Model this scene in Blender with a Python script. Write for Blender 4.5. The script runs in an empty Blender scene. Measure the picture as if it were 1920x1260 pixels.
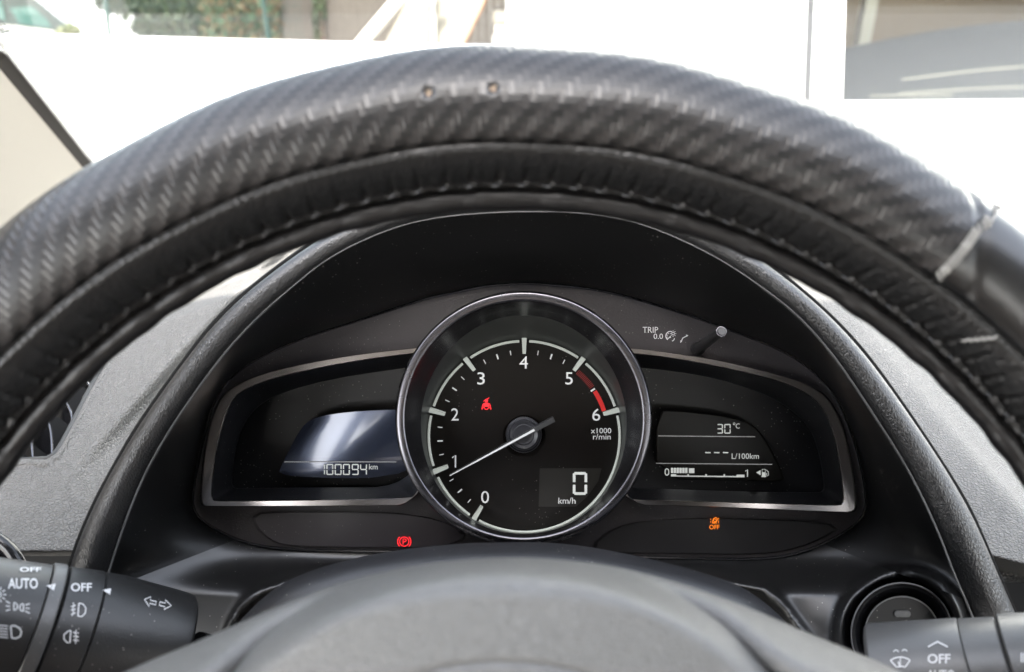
import bpy, math, random
import numpy as np
from mathutils import Vector, Matrix, Euler
random.seed(7)
SC = bpy.context.scene
COL = SC.collection
R = math.radians
# ------------------------------------------------------------------ camera
F = 1387.0                       # focal length in photo pixels (photo 1920 x 1260)
PITCH = 25.0
CAMZ = 1.15
cp, sp = math.cos(R(PITCH)), math.sin(R(PITCH))
cd_ = bpy.data.cameras.new('camera'); cam = bpy.data.objects.new('camera', cd_); COL.objects.link(cam)
cam.location = (0, 0, CAMZ); cam.rotation_euler = (R(90 - PITCH), 0, 0)
cd_.sensor_width = 36; cd_.lens = 36 * F / 1920; cd_.clip_start = 0.01; cd_.clip_end = 500
cd_.dof.use_dof = True; cd_.dof.focus_distance = 0.315; cd_.dof.aperture_fstop = 9.5
SC.camera = cam
# ------------------------------------------------------------------ world, sun, exposure
SUN_EL, SUN_AZ = 45.0, 184.0      # azimuth the sun stands at, clockwise from +Y
w = bpy.data.worlds.new('World'); SC.world = w; w.use_nodes = True
nt = w.node_tree; nt.nodes.clear()
sky = nt.nodes.new('ShaderNodeTexSky'); sky.sky_type = 'NISHITA'; sky.sun_disc = False
sky.sun_elevation = R(SUN_EL); sky.sun_rotation = R(SUN_AZ); sky.dust_density = 3.0
hs = nt.nodes.new('ShaderNodeHueSaturation'); hs.inputs['Saturation'].default_value = 0.4
bg = nt.nodes.new('ShaderNodeBackground'); bg.inputs[1].default_value = 0.15
wo = nt.nodes.new('ShaderNodeOutputWorld')
nt.links.new(sky.outputs[0], hs.inputs['Color']); nt.links.new(hs.outputs[0], bg.inputs[0]); nt.links.new(bg.outputs[0], wo.inputs[0])
sl = bpy.data.lights.new('sun', 'SUN'); sun = bpy.data.objects.new('sun', sl); COL.objects.link(sun)
sl.energy = 2.2; sl.angle = R(0.5); sl.color = (1, .95, .87)
dsun = Vector((math.sin(R(SUN_AZ)) * math.cos(R(SUN_EL)), math.cos(R(SUN_AZ)) * math.cos(R(SUN_EL)), math.sin(R(SUN_EL))))
sun.rotation_euler = dsun.to_track_quat('Z', 'Y').to_euler()
SC.view_settings.view_transform = 'Standard'; SC.view_settings.look = 'None'
SC.view_settings.exposure = 3.3; SC.view_settings.gamma = 1; SC.view_settings.use_curve_mapping = False
SC.render.engine = 'CYCLES'
SC.cycles.max_bounces = 10; SC.cycles.diffuse_bounces = 5; SC.cycles.glossy_bounces = 5
SC.cycles.transparent_max_bounces = 16; SC.cycles.sample_clamp_indirect = 6

# ------------------------------------------------------------------ geometry helpers
# car frame: x = right, y = forward along the view, z = up across it; it leans PITCH with the wheel and cluster
def S(px, py, d): return ((px - 960) / F * d, d, -(py - 630) / F * d)
def W(p): x, y, z = p; return (x, y * cp + z * sp, CAMZ - y * sp + z * cp)
def wpt(px, py, Y):               # world point seen at px,py on the vertical plane y = Y
    x, y, z = W(S(px, py, 1.0)); k = Y / y; return (x * k, Y, CAMZ + (z - CAMZ) * k)

def tag(o, label=None, cat=None, group=None, kind=None):
    if label: o['label'] = label
    if cat: o['category'] = cat
    if group: o['group'] = group
    if kind: o['kind'] = kind
    return o
def thing(name, label, cat, base, group=None):           # base in the car frame
    o = bpy.data.objects.new(name, None); COL.objects.link(o); o.empty_display_size = .02
    o.location = W(base); o.rotation_euler = (R(-PITCH), 0, 0); o['_b'] = list(base)
    return tag(o, label, cat, group)
BASE = {}
def root_base(p):
    while p.parent is not None: p = p.parent
    return p['_b']
def mesh(name, V, Fc, mat, parent, smooth=True, uv=None, sharp=None):
    b = root_base(parent) if parent is not None else (0, 0, 0)
    V = [(v[0] - b[0], v[1] - b[1], v[2] - b[2]) for v in V]
    me = bpy.data.meshes.new(name); me.from_pydata(V, [], Fc); me.validate()
    if uv is not None:
        l = me.uv_layers.new(name='UVMap')
        for lp in me.loops: l.data[lp.index].uv = uv[lp.vertex_index]
    if smooth:
        me.shade_smooth()
        if sharp: me.set_sharp_from_angle(angle=R(sharp))
    me.materials.append(mat)
    o = bpy.data.objects.new(name, me); COL.objects.link(o)
    if parent is not None: o.parent = parent
    return o
def wthing(name, label, cat, loc, group=None):
    o = bpy.data.objects.new(name, None); COL.objects.link(o)
    o.location = loc; o['_b'] = list(loc); o.empty_display_size = .1
    return tag(o, label, cat, group)

class MB:
    def __init__(s): s.v = []; s.f = []
    def add(s, V, Fc):
        n = len(s.v); s.v += [tuple(map(float, p)) for p in V]; s.f += [tuple(i + n for i in f) for f in Fc]; return s
    def box(s, c, sz, rot=None):
        V = []
        for x in (-.5, .5):
            for y in (-.5, .5):
                for z in (-.5, .5):
                    p = Vector((x * sz[0], y * sz[1], z * sz[2]))
                    if rot is not None: p = rot @ p
                    V.append((p.x + c[0], p.y + c[1], p.z + c[2]))
        return s.add(V, [(0, 1, 3, 2), (4, 6, 7, 5), (0, 4, 5, 1), (2, 3, 7, 6), (0, 2, 6, 4), (1, 5, 7, 3)])
    def tube(s, P, r, n=12, cap=True, closed=False):
        P = [Vector(p) for p in P]; m = len(P)
        rr = r if hasattr(r, '__len__') else [r] * m
        V = []; up = None
        for i in range(m):
            a = P[(i - 1) % m] if (closed or i > 0) else P[i]; b = P[(i + 1) % m] if (closed or i < m - 1) else P[i]
            t = (b - a).normalized()
            if up is None:
                up = Vector((0, 0, 1)) if abs(t.z) < .9 else Vector((1, 0, 0))
            e = (up - t * up.dot(t)).normalized(); up = e; g = t.cross(e)
            for k in range(n):
                A = 2 * math.pi * k / n
                V.append(P[i] + (e * math.cos(A) + g * math.sin(A)) * rr[i])
        Fc = []
        for i in range(m if closed else m - 1):
            j = (i + 1) % m
            for k in range(n):
                k2 = (k + 1) % n
                Fc.append((i * n + k, i * n + k2, j * n + k2, j * n + k))
        if cap and not closed: Fc += [tuple(range(n))[::-1], tuple((m - 1) * n + k for k in range(n))]
        return s.add(V, Fc)
    def prism(s, poly, off):      # poly: list of 3D points, off: extrusion vector
        n = len(poly); o = Vector(off)
        V = [Vector(p) for p in poly] + [Vector(p) + o for p in poly]
        return s.add(V, [tuple(range(n)), tuple(range(2 * n - 1, n - 1, -1))] + [(i, (i + 1) % n, n + (i + 1) % n, n + i) for i in range(n)])
    def build(s, name, mat, parent=None, smooth=True, sharp=40, **k): return mesh(name, s.v, s.f, mat, parent, smooth, sharp=sharp, **k)

def grid(fn, nu, nv, closeu=False):
    V = []; Fc = []
    for j in range(nv + 1):
        for i in range(nu if closeu else nu + 1): V.append(fn(i / nu, j / nv))
    m = nu if closeu else nu + 1
    for j in range(nv):
        for i in range(nu):
            i2 = (i + 1) % m if closeu else i + 1
            Fc.append((j * m + i, j * m + i2, (j + 1) * m + i2, (j + 1) * m + i))
    return V, Fc
def chaikin(P, it=3, closed=True):
    P = [np.array(p, float) for p in P]
    for _ in range(it):
        Q = []
        n = len(P)
        if not closed: Q.append(P[0])
        for i in range(n if closed else n - 1):
            a, b = P[i], P[(i + 1) % n]
            Q += [a * .75 + b * .25, a * .25 + b * .75]
        if not closed: Q.append(P[-1])
        P = Q
    return P
def resample(P, n):
    P = np.array(P, float); L = np.r_[0, np.cumsum(np.linalg.norm(np.diff(P, axis=0), axis=1))]
    t = np.linspace(0, L[-1], n)
    return np.stack([np.interp(t, L, P[:, k]) for k in range(P.shape[1])], 1)
def radial(P, cx, cy, n):         # outline as seen along n rays from (cx,cy)
    P = np.array(P, float) - (cx, cy); Q = np.roll(P, -1, 0); out = []
    for k in range(n):
        a = 2 * math.pi * k / n; dx, dy = math.cos(a), math.sin(a)
        e = Q - P; den = dx * e[:, 1] - dy * e[:, 0]; den[np.abs(den) < 1e-9] = 1e-9
        t = (P[:, 0] * e[:, 1] - P[:, 1] * e[:, 0]) / den
        u = (P[:, 0] * dy - P[:, 1] * dx) / den
        ok = (t > 0) & (u >= -1e-6) & (u <= 1 + 1e-6)
        r = t[ok].max() if ok.any() else (out[-1][2] if out else 1)
        out.append((cx + dx * r, cy + dy * r, r))
    return np.array(out)[:, :2]
def circ(cx, cy, r, n, ry=None):
    ry = ry or r
    return np.array([(cx + r * math.cos(2 * math.pi * k / n), cy + ry * math.sin(2 * math.pi * k / n)) for k in range(n)])
def loft(rings, cap0=False, cap1=False):  # rings: list of (Nx2 pixel outline, depth)
    V = []; Fc = []; n = len(rings[0][0])
    for P, d in rings:
        dd = d if hasattr(d, '__len__') else [d] * n
        for (x, y), q in zip(P, dd): V.append(S(x, y, q))
    for j in range(len(rings) - 1):
        for i in range(n):
            i2 = (i + 1) % n
            Fc.append((j * n + i, j * n + i2, (j + 1) * n + i2, (j + 1) * n + i))
    if cap0: Fc.append(tuple(range(n)))
    if cap1: Fc.append(tuple((len(rings) - 1) * n + k for k in range(n))[::-1])
    return V, Fc
def sstep(x, a, b):
    t = min(1, max(0, (x - a) / (b - a))); return t * t * (3 - 2 * t)
def interp(x, pts): return float(np.interp(x, [p[0] for p in pts], [p[1] for p in pts]))
def sdpoly(x, y, P):
    n = len(P); d = 1e18; ins = False
    for i in range(n):
        ax, ay = P[i]; bx, by = P[(i + 1) % n]
        ex, ey = bx - ax, by - ay; wx, wy = x - ax, y - ay
        t = max(0, min(1, (wx * ex + wy * ey) / (ex * ex + ey * ey)))
        d = min(d, (wx - ex * t) ** 2 + (wy - ey * t) ** 2)
        if (ay > y) != (by > y) and x < ex * (y - ay) / (by - ay) + ax: ins = not ins
    return -math.sqrt(d) if ins else math.sqrt(d)

# ------------------------------------------------------------------ materials
def mat(name, col, rough=.5, metal=0, spec=.5, bump=None, emis=None, coat=0, var=0, dust=0, rvar=0, sheen=0):
    m = bpy.data.materials.new(name); m.use_nodes = True; t = m.node_tree; N = t.nodes; L = t.links
    b = N['Principled BSDF']
    b.inputs['Base Color'].default_value = (*col, 1); b.inputs['Roughness'].default_value = rough
    b.inputs['Metallic'].default_value = metal; b.inputs['Specular IOR Level'].default_value = spec
    b.inputs['Coat Weight'].default_value = coat; b.inputs['Coat Roughness'].default_value = .08
    if sheen: b.inputs['Sheen Weight'].default_value = sheen
    if emis: b.inputs['Emission Color'].default_value = (*emis[0], 1); b.inputs['Emission Strength'].default_value = emis[1]
    tc = N.new('ShaderNodeTexCoord'); csock = None
    if var:
        n = N.new('ShaderNodeTexNoise'); n.inputs['Scale'].default_value = 45; n.inputs['Detail'].default_value = 6; L.new(tc.outputs['Object'], n.inputs['Vector'])
        mx = N.new('ShaderNodeMix'); mx.data_type = 'RGBA'
        mx.inputs[6].default_value = (*[c * (1 - var) for c in col], 1); mx.inputs[7].default_value = (*[min(1, c * (1 + var)) for c in col], 1)
        L.new(n.outputs[0], mx.inputs[0]); csock = mx.outputs[2]
    if dust:
        v = N.new('ShaderNodeTexVoronoi'); v.inputs['Scale'].default_value = 650; L.new(tc.outputs['Object'], v.inputs['Vector'])
        sx = N.new('ShaderNodeSeparateColor'); L.new(v.outputs['Color'], sx.inputs[0])
        rr = N.new('ShaderNodeMath'); rr.operation = 'MULTIPLY'; L.new(sx.outputs[0], rr.inputs[0]); rr.inputs[1].default_value = .155
        lt = N.new('ShaderNodeMath'); lt.operation = 'LESS_THAN'; L.new(v.outputs['Distance'], lt.inputs[0]); L.new(rr.outputs[0], lt.inputs[1])
        nn = N.new('ShaderNodeTexNoise'); nn.inputs['Scale'].default_value = 28; L.new(tc.outputs['Object'], nn.inputs['Vector'])
        mr = N.new('ShaderNodeMapRange'); mr.inputs[1].default_value = .42; mr.inputs[2].default_value = .7; L.new(nn.outputs[0], mr.inputs[0])
        g2 = N.new('ShaderNodeMath'); g2.operation = 'LESS_THAN'; L.new(sx.outputs[1], g2.inputs[0]); L.new(mr.outputs[0], g2.inputs[1])
        mu = N.new('ShaderNodeMath'); mu.operation = 'MULTIPLY'; L.new(lt.outputs[0], mu.inputs[0]); L.new(g2.outputs[0], mu.inputs[1])
        m2 = N.new('ShaderNodeMath'); m2.operation = 'MULTIPLY'; L.new(mu.outputs[0], m2.inputs[0]); m2.inputs[1].default_value = dust
        mx = N.new('ShaderNodeMix'); mx.data_type = 'RGBA'; mx.inputs[6].default_value = (*col, 1)
        if csock: L.new(csock, mx.inputs[6])
        mx.inputs[7].default_value = (.42, .40, .37, 1); L.new(m2.outputs[0], mx.inputs[0]); csock = mx.outputs[2]
    if csock: L.new(csock, b.inputs['Base Color'])
    if rvar:
        n = N.new('ShaderNodeTexNoise'); n.inputs['Scale'].default_value = 60; n.inputs['Detail'].default_value = 5; L.new(tc.outputs['Object'], n.inputs['Vector'])
        mr = N.new('ShaderNodeMapRange'); mr.inputs[3].default_value = max(0, rough - rvar); mr.inputs[4].default_value = rough + rvar
        L.new(n.outputs[0], mr.inputs[0]); L.new(mr.outputs[0], b.inputs['Roughness'])
    if bump:
        kind, sc, st = bump
        bp = N.new('ShaderNodeBump'); bp.inputs['Strength'].default_value = st; bp.inputs['Distance'].default_value = .0004
        nz = N.new('ShaderNodeTexNoise'); nz.inputs['Scale'].default_value = sc; nz.inputs['Detail'].default_value = 3; L.new(tc.outputs['Object'], nz.inputs['Vector'])
        if kind == 'noise': L.new(nz.outputs[0], bp.inputs['Height'])
        else:
            mpn = N.new('ShaderNodeMapping'); L.new(tc.outputs['Object'], mpn.inputs[0])
            va = N.new('ShaderNodeVectorMath'); va.operation = 'SCALE'; va.inputs[3].default_value = .0022
            L.new(nz.outputs['Color'], va.inputs[0]); nz.inputs['Scale'].default_value = sc * .35
            ad = N.new('ShaderNodeVectorMath'); L.new(tc.outputs['Object'], ad.inputs[0]); L.new(va.outputs[0], ad.inputs[1])
            L.new(ad.outputs[0], mpn.inputs[0])
            if kind == 'leather': mpn.inputs['Scale'].default_value = (1.0, 1.0, .55)
            v = N.new('ShaderNodeTexVoronoi'); v.feature = 'DISTANCE_TO_EDGE'; v.inputs['Scale'].default_value = sc
            L.new(mpn.outputs[0], v.inputs['Vector'])
            mr = N.new('ShaderNodeMapRange'); mr.inputs[2].default_value = .25; L.new(v.outputs['Distance'], mr.inputs[0])
            L.new(mr.outputs[0], bp.inputs['Height'])
        L.new(bp.outputs[0], b.inputs['Normal'])
    return m
def ior(m, v): m.node_tree.nodes['Principled BSDF'].inputs['IOR'].default_value = v; return m
M = dict(
    hood=mat('hood satin black', (.006, .006, .006), .40, spec=.8, bump=('noise', 3000, .06), dust=.9, rvar=.05),
    visor=mat('visor matte black', (.004, .004, .004), .42, spec=.45, bump=('noise', 3000, .06), dust=.5),
    roll=mat('grained black vinyl', (.008, .008, .0082), .36, spec=.9, bump=('leather', 1000, .28)),
    pad=mat('grey grained dash vinyl', (.115, .111, .104), .5, spec=.55, bump=('leather', 760, .95), var=.08),
    fascia=mat('dark matte fascia', (.030, .026, .027), .55, spec=.4, bump=('noise', 1500, .35), dust=.25),
    gloss=mat('piano black', (.006, .006, .007), .18, dust=.25),
    void=mat('black plastic and painted shade', (.004, .004, .004), .6, spec=.15),
    recess=mat('recess black', (.008, .008, .009), .38, bump=('noise', 1500, .15), dust=.8),
    chrome=mat('satin chrome', (.15, .147, .16), .26, metal=1, rvar=.05),
    chrome2=mat('bright frame chrome', (.44, .41, .40), .2, metal=1, rvar=.05),
    can=mat('dial can black', (.010, .0095, .0105), .22, bump=('noise', 900, .05), dust=.3),
    cone=mat('smoked grey ring', (.035, .036, .034), .35),
    dial=mat('dial face black', (.0055, .0042, .0034), .3, spec=.3, dust=.35),
    ring=mat('satin silver ring', (.36, .38, .35), .35, emis=((.75, .8, .72), .03)),
    white=mat('dial print white', (.55, .55, .53), .5, emis=((.9, .92, .95), .032)),
    white2=mat('white print', (.62, .62, .62), .5),
    lcd=mat('lcd segment light', (.42, .42, .40), .5, emis=((.95, 1, .95), .04)),
    lcddim=mat('lcd line', (.3, .3, .3), .5, emis=((.9, .9, .85), .02)),
    red=mat('red zone print', (.5, .02, .02), .5, emis=((1, .03, .02), .02)),
    redd=mat('dark red print', (.12, .01, .01), .5, emis=((1, .05, .03), .008)),
    redl=mat('red lamp', (.3, .01, .01), .5, emis=((1, .02, .03), .17)),
    orl=mat('orange lamp', (.3, .1, .01), .5, emis=((1, .22, .01), .12)),
    screenL=mat('lcd glass with painted sky blue', (.010, .014, .028), .22, spec=1.0, coat=.9),  # blue base colour paints the reflected sky into the left glass
    screenR=mat('dark lcd glass', (.005, .0045, .0035), .3, spec=.25),
    box=mat('dark speed window', (.016, .015, .012), .3),
    stalk=mat('stalk satin plastic', (.014, .014, .014), .42, spec=.7, bump=('noise', 1400, .22), dust=.5),
    stalk2=mat('stalk satin plastic lightened', (.075, .074, .072), .40, spec=.8, bump=('noise', 1400, .22), dust=.3),  # paler copy; on the wiper stalk it paints the light from above
    col=mat('column cover plastic', (.018, .018, .020), .42, spec=.7, bump=('noise', 1800, .3), dust=.9),
    hub=mat('hub grained vinyl', (.085, .085, .082), .42, spec=.9, bump=('leather', 1300, .4)),
    band=mat('smooth black leather', (.005, .0048, .0046), .34, spec=.5, bump=('leather', 500, .25)),
    innerroll=mat('worn black leather', (.005, .0045, .0045), .36, spec=.4, bump=('noise', 260, .9)),
    thread=mat('grey thread', (.20, .195, .18), .7),
    thread2=mat('dark thread', (.02, .019, .018), .3),
    tan=mat('worn tan foam', (.20, .15, .105), .8, bump=('noise', 900, .6)),
    pillar=mat('cream pillar fabric', (.32, .295, .25), .8, bump=('cell', 900, .35)),
    seal=mat('brown rubber seal', (.012, .009, .006), .7, spec=.15),
    frit=mat('black glass frit', (.02, .015, .015), .5),
    liner=mat('roof lining fabric', (.17, .16, .145), .9),
    tanseat=mat('tan seat cloth', (.16, .12, .095), .8),
    cabin=mat('charcoal cabin trim', (.025, .025, .027), .8),
    wall=mat('white render', (.8, .8, .79), .7, bump=('noise', 40, .3)),
    ground=mat('pale concrete', (.5, .49, .47), .8, bump=('noise', 30, .5), var=.15),
    grout=mat('dark joint', (.015, .015, .017), .5),
    post=mat('green powder coat', (.012, .045, .036), .4),
    board=mat('weathered board', (.12, .10, .082), .8, var=.25),
    steel=mat('white painted steel', (.5, .48, .44), .45),
    rail=mat('cream painted rail', (.40, .37, .32), .45),
    cream=mat('cream sheet', (.17, .155, .125), .6),
    rust=mat('rust edge', (.14, .07, .035), .8),
    bark=mat('bark', (.12, .08, .06), .9),
    carb=mat('dark green car paint', (.02, .032, .028), .3, coat=.5),
    glass2=mat('car window', (.05, .12, .10), .05, spec=.8),
    tyre=mat('tyre rubber', (.02, .02, .02), .8),
    room=mat('tan reflected wall', (.10, .066, .036), .9),
    mirrored_car=mat('reflected car grey blue', (.009, .0105, .014), .3),
)
def leaf_mat(name, cols):
    m = mat(name, cols[0], .55); t = m.node_tree; N = t.nodes; L = t.links; b = N['Principled BSDF']
    g = N.new('ShaderNodeNewGeometry'); cr = N.new('ShaderNodeValToRGB'); e = cr.color_ramp
    e.elements[0].color = (*cols[0], 1); e.elements[1].color = (*cols[-1], 1)
    for i, c in enumerate(cols[1:-1]):
        q = e.elements.new((i + 1) / (len(cols) - 1)); q.color = (*c, 1)
    L.new(g.outputs['Random Per Island'], cr.inputs[0]); L.new(cr.outputs[0], b.inputs['Base Color'])
    return m
M['leaf'] = leaf_mat('hedge leaves', [(.045, .07, .028), (.07, .10, .04), (.04, .055, .035), (.11, .12, .06)])
M['leaf2'] = leaf_mat('autumn leaves', [(.05, .10, .04), (.07, .12, .055), (.24, .12, .055), (.11, .13, .06)])
M['leaf3'] = leaf_mat('yellow leaves', [(.06, .065, .015), (.035, .05, .012), (.08, .075, .025)])

def carbon():
    m = bpy.data.materials.new('carbon weave leather'); m.use_nodes = True; t = m.node_tree; N = t.nodes; L = t.links
    b = N['Principled BSDF']; b.inputs['Base Color'].default_value = (.019, .019, .021, 1)
    b.inputs['Specular IOR Level'].default_value = .5
    uv = N.new('ShaderNodeUVMap'); sx = N.new('ShaderNodeSeparateXYZ'); L.new(uv.outputs[0], sx.inputs[0])
    def mth(op, a, bb=None, c=None):
        n = N.new('ShaderNodeMath'); n.operation = op
        for i, q in enumerate((a, bb, c)):
            if q is None: continue
            if isinstance(q, (int, float)): n.inputs[i].default_value = q
            else: L.new(q, n.inputs[i])
        return n.outputs[0]
    cell = .00166
    x = mth('DIVIDE', sx.outputs[0], cell); y = mth('DIVIDE', sx.outputs[1], cell * 1.0)
    i = mth('FLOOR', x); j = mth('FLOOR', y); fx = mth('FRACT', x); fy = mth('FRACT', y)
    k = mth('FLOORED_MODULO', mth('SUBTRACT', i, j), 4.0)
    warp = mth('LESS_THAN', k, 1.5)
    ax = mth('SINE', mth('MULTIPLY', fx, math.pi)); ay = mth('SINE', mth('MULTIPLY', fy, math.pi))
    hx = mth('POWER', ax, .6); hy = mth('POWER', ay, .6)
    hw = mth('MULTIPLY_ADD', hx, .55, .45)          # raised float, rounded across
    hf = mth('MULTIPLY', hy, .45)
    al_ = mth('POWER', mth('SINE', mth('MULTIPLY', mth('MULTIPLY', mth('ADD', mth('SUBTRACT', 1.0, k), fy), .5), math.pi)), .5)
    h = mth('ADD', mth('MULTIPLY', warp, mth('MULTIPLY_ADD', mth('MULTIPLY', hx, al_), .6, .35)), mth('MULTIPLY', mth('SUBTRACT', 1.0, warp), mth('MULTIPLY', hy, .12)))
    cm = N.new('ShaderNodeMix'); cm.data_type = 'RGBA'; L.new(warp, cm.inputs[0]); cm.inputs[6].default_value = (.0022, .0022, .0022, 1); cm.inputs[7].default_value = (.0175, .016, .0155, 1)
    L.new(cm.outputs[2], b.inputs['Base Color'])
    bp = N.new('ShaderNodeBump'); bp.inputs['Strength'].default_value = .36; bp.inputs['Distance'].default_value = .0004
    L.new(h, bp.inputs['Height']); L.new(bp.outputs[0], b.inputs['Normal'])
    r = mth('MULTIPLY_ADD', warp, -.06, .34); L.new(r, b.inputs['Roughness'])
    return m
M['carbon'] = carbon()
def clear_glass():
    m = bpy.data.materials.new('windscreen glass'); m.use_nodes = True; t = m.node_tree; t.nodes.clear(); N = t.nodes
    tr = N.new('ShaderNodeBsdfTransparent'); tr.inputs[0].default_value = (.93, .96, .94, 1)
    gl = N.new('ShaderNodeBsdfGlossy'); gl.inputs['Roughness'].default_value = .01
    lw_ = N.new('ShaderNodeLayerWeight'); lw_.inputs[0].default_value = .5
    pw_ = N.new('ShaderNodeMath'); pw_.operation = 'POWER'; t.links.new(lw_.outputs['Facing'], pw_.inputs[0]); pw_.inputs[1].default_value = 6
    fr = N.new('ShaderNodeMath'); fr.operation = 'MULTIPLY_ADD'; t.links.new(pw_.outputs[0], fr.inputs[0]); fr.inputs[1].default_value = .5; fr.inputs[2].default_value = .04
    mx = N.new('ShaderNodeMixShader'); o = N.new('ShaderNodeOutputMaterial')
    t.links.new(fr.outputs[0], mx.inputs[0]); t.links.new(tr.outputs[0], mx.inputs[1]); t.links.new(gl.outputs[0], mx.inputs[2]); t.links.new(mx.outputs[0], o.inputs[0])
    return m
M['clear'] = clear_glass()

ior(M['screenL'], 1.5); M['screenL'].node_tree.nodes['Principled BSDF'].inputs['Specular Tint'].default_value = (.62, .72, 1, 1)  # tint adds the blue of the mirrored sky
ior(M['hood'], 1.6)
# ------------------------------------------------------------------ text and print helpers (flat marks laid on a surface)
def text2d(s, box, bold=0, shear=0):       # -> 2D verts in photo pixels, faces ; box = (x0,y0,x1,y1)
    c = bpy.data.curves.new('t', 'FONT'); c.body = s; c.offset = bold; c.resolution_u = 3
    o = bpy.data.objects.new('t', c); COL.objects.link(o)
    bpy.context.view_layer.update()
    me = bpy.data.meshes.new_from_object(o.evaluated_get(bpy.context.evaluated_depsgraph_get()))
    V = np.array([(v.co.x, v.co.y) for v in me.vertices]); Fc = [tuple(p.vertices) for p in me.polygons]
    bpy.data.objects.remove(o); bpy.data.curves.remove(c); bpy.data.meshes.remove(me)
    lo, hi = V.min(0), V.max(0); x0, y0, x1, y1 = box
    X = x0 + (V[:, 0] - lo[0]) / (hi[0] - lo[0]) * (x1 - x0); Y = y1 - (V[:, 1] - lo[1]) / (hi[1] - lo[1]) * (y1 - y0)
    return list(zip(X, Y)), Fc
class P2:
    def __init__(s): s.v = []; s.f = []
    def add(s, V, Fc): n = len(s.v); s.v += list(V); s.f += [tuple(i + n for i in f) for f in Fc]; return s
    def poly(s, P): return s.add(P, [tuple(range(len(P)))])
    def text(s, t, box, bold=0): return s.add(*text2d(t, box, bold))
    def line(s, P, w, closed=False):
        P = [np.array(p, float) for p in P]; n = len(P); L_ = []; Rr = []
        for i in range(n):
            a = P[(i - 1) % n] if (closed or i) else P[i]; b = P[(i + 1) % n] if (closed or i < n - 1) else P[i]
            t = b - a; t = t / (np.linalg.norm(t) + 1e-9); nn = np.array((-t[1], t[0])) * w / 2
            L_.append(P[i] + nn); Rr.append(P[i] - nn)
        V = L_ + Rr
        return s.add(V, [(i, (i + 1) % n, n + (i + 1) % n, n + i) for i in range(n if closed else n - 1)])
    def arc(s, cx, cy, r, a0, a1, w, n=24):
        return s.line([(cx + r * math.cos(R(a0 + (a1 - a0) * k / n)), cy + r * math.sin(R(a0 + (a1 - a0) * k / n))) for k in range(n + 1)], w)
    def disc(s, cx, cy, r, n=20): return s.poly([(cx + r * math.cos(2 * math.pi * k / n), cy + r * math.sin(2 * math.pi * k / n)) for k in range(n)])
    def rect(s, x0, y0, x1, y1): return s.poly([(x0, y0), (x1, y0), (x1, y1), (x0, y1)])
    def seg7(s, ch, x0, y0, x1, y1, w, sk=0):
        T = {'0': 'abcdef', '1': 'bc', '2': 'abged', '3': 'abgcd', '4': 'fgbc', '5': 'afgcd', '6': 'afgedc', '7': 'abc', '8': 'abcdefg', '9': 'abcdfg', '-': 'g'}[ch]
        ym = (y0 + y1) / 2; g = w * .30; h = w / 2
        hor = lambda y: [(x0 + g + h * .6, y), (x1 - g - h * .6, y)]
        ver = lambda x, a, b: [(x, a + g + h * .4), (x, b - g - h * .4)]
        D = dict(a=hor(y0 + h), g=hor(ym), d=hor(y1 - h), f=ver(x0 + h, y0, ym), b=ver(x1 - h, y0, ym), e=ver(x0 + h, ym, y1), c=ver(x1 - h, ym, y1))
        for k in T: s.line(D[k], w)
        return s
    def build(s, name, m, parent, depth):
        df = depth if callable(depth) else (lambda x, y: depth)
        V = [S(x, y, df(x, y)) for x, y in s.v]
        return mesh(name, V, s.f, m, parent, smooth=False)

# ================================================================== CAR INTERIOR STRUCTURE
PLATE = [(800, 558), (684, 597), (586, 627), (512, 656), (448, 691), (404, 740), (384, 809), (362, 912), (360, 961), (399, 991), (463, 1020), (537, 1031), (684, 1034), (900, 1036),
         (1100, 1042), (1282, 1047), (1434, 1050), (1510, 1035), (1576, 1004), (1617, 974), (1627, 938), (1612, 857), (1581, 765), (1546, 714), (1485, 664), (1383, 623), (1282, 587), (1180, 556),
         (1110, 541), (1060, 536), (985, 530), (905, 536), (850, 549)]
LINE = [(60, 1500), (120, 1380), (165, 1230), (200, 1080), (254, 923), (302, 832), (345, 765), (399, 690), (437, 643), (490, 588), (551, 536), (615, 484), (704, 440), (780, 415), (870, 402), (1000, 396),
        (1120, 402), (1219, 424), (1334, 477), (1412, 527), (1491, 586), (1558, 659), (1617, 745), (1704, 880), (1758, 993), (1790, 1080), (1822, 1150), (1860, 1260), (1900, 1380), (1950, 1500)]
OUTR = [(-20, 1500), (50, 1350), (100, 1200), (135, 1048), (178, 945), (216, 875), (259, 800), (324, 708), (410, 594), (492, 524), (586, 455), (700, 395), (850, 350), (1000, 340), (1150, 350), (1300, 410),
        (1394, 465), (1461, 511), (1553, 589), (1623, 664), (1704, 778), (1768, 875), (1811, 945), (1838, 1004), (1865, 1069), (1900, 1150), (1950, 1260), (2010, 1380), (2070, 1500)]
CX, CY = 982, 800
D_PL = .322
GAPT = [(380, 1320), (405, 1250), (425, 1195), (450, 1152), (490, 1118), (540, 1098), (600, 1090), (960, 1075), (1330, 1090), (1385, 1102), (1430, 1112), (1470, 1150), (1500, 1190), (1545, 1250), (1570, 1320)]
BTN = (1691, 1188)
dash = thing('dashboard', 'black hooded dashboard with pale grey grained vinyl on both sides of the gauges', 'dashboard', S(960, 1400, .33))
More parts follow.
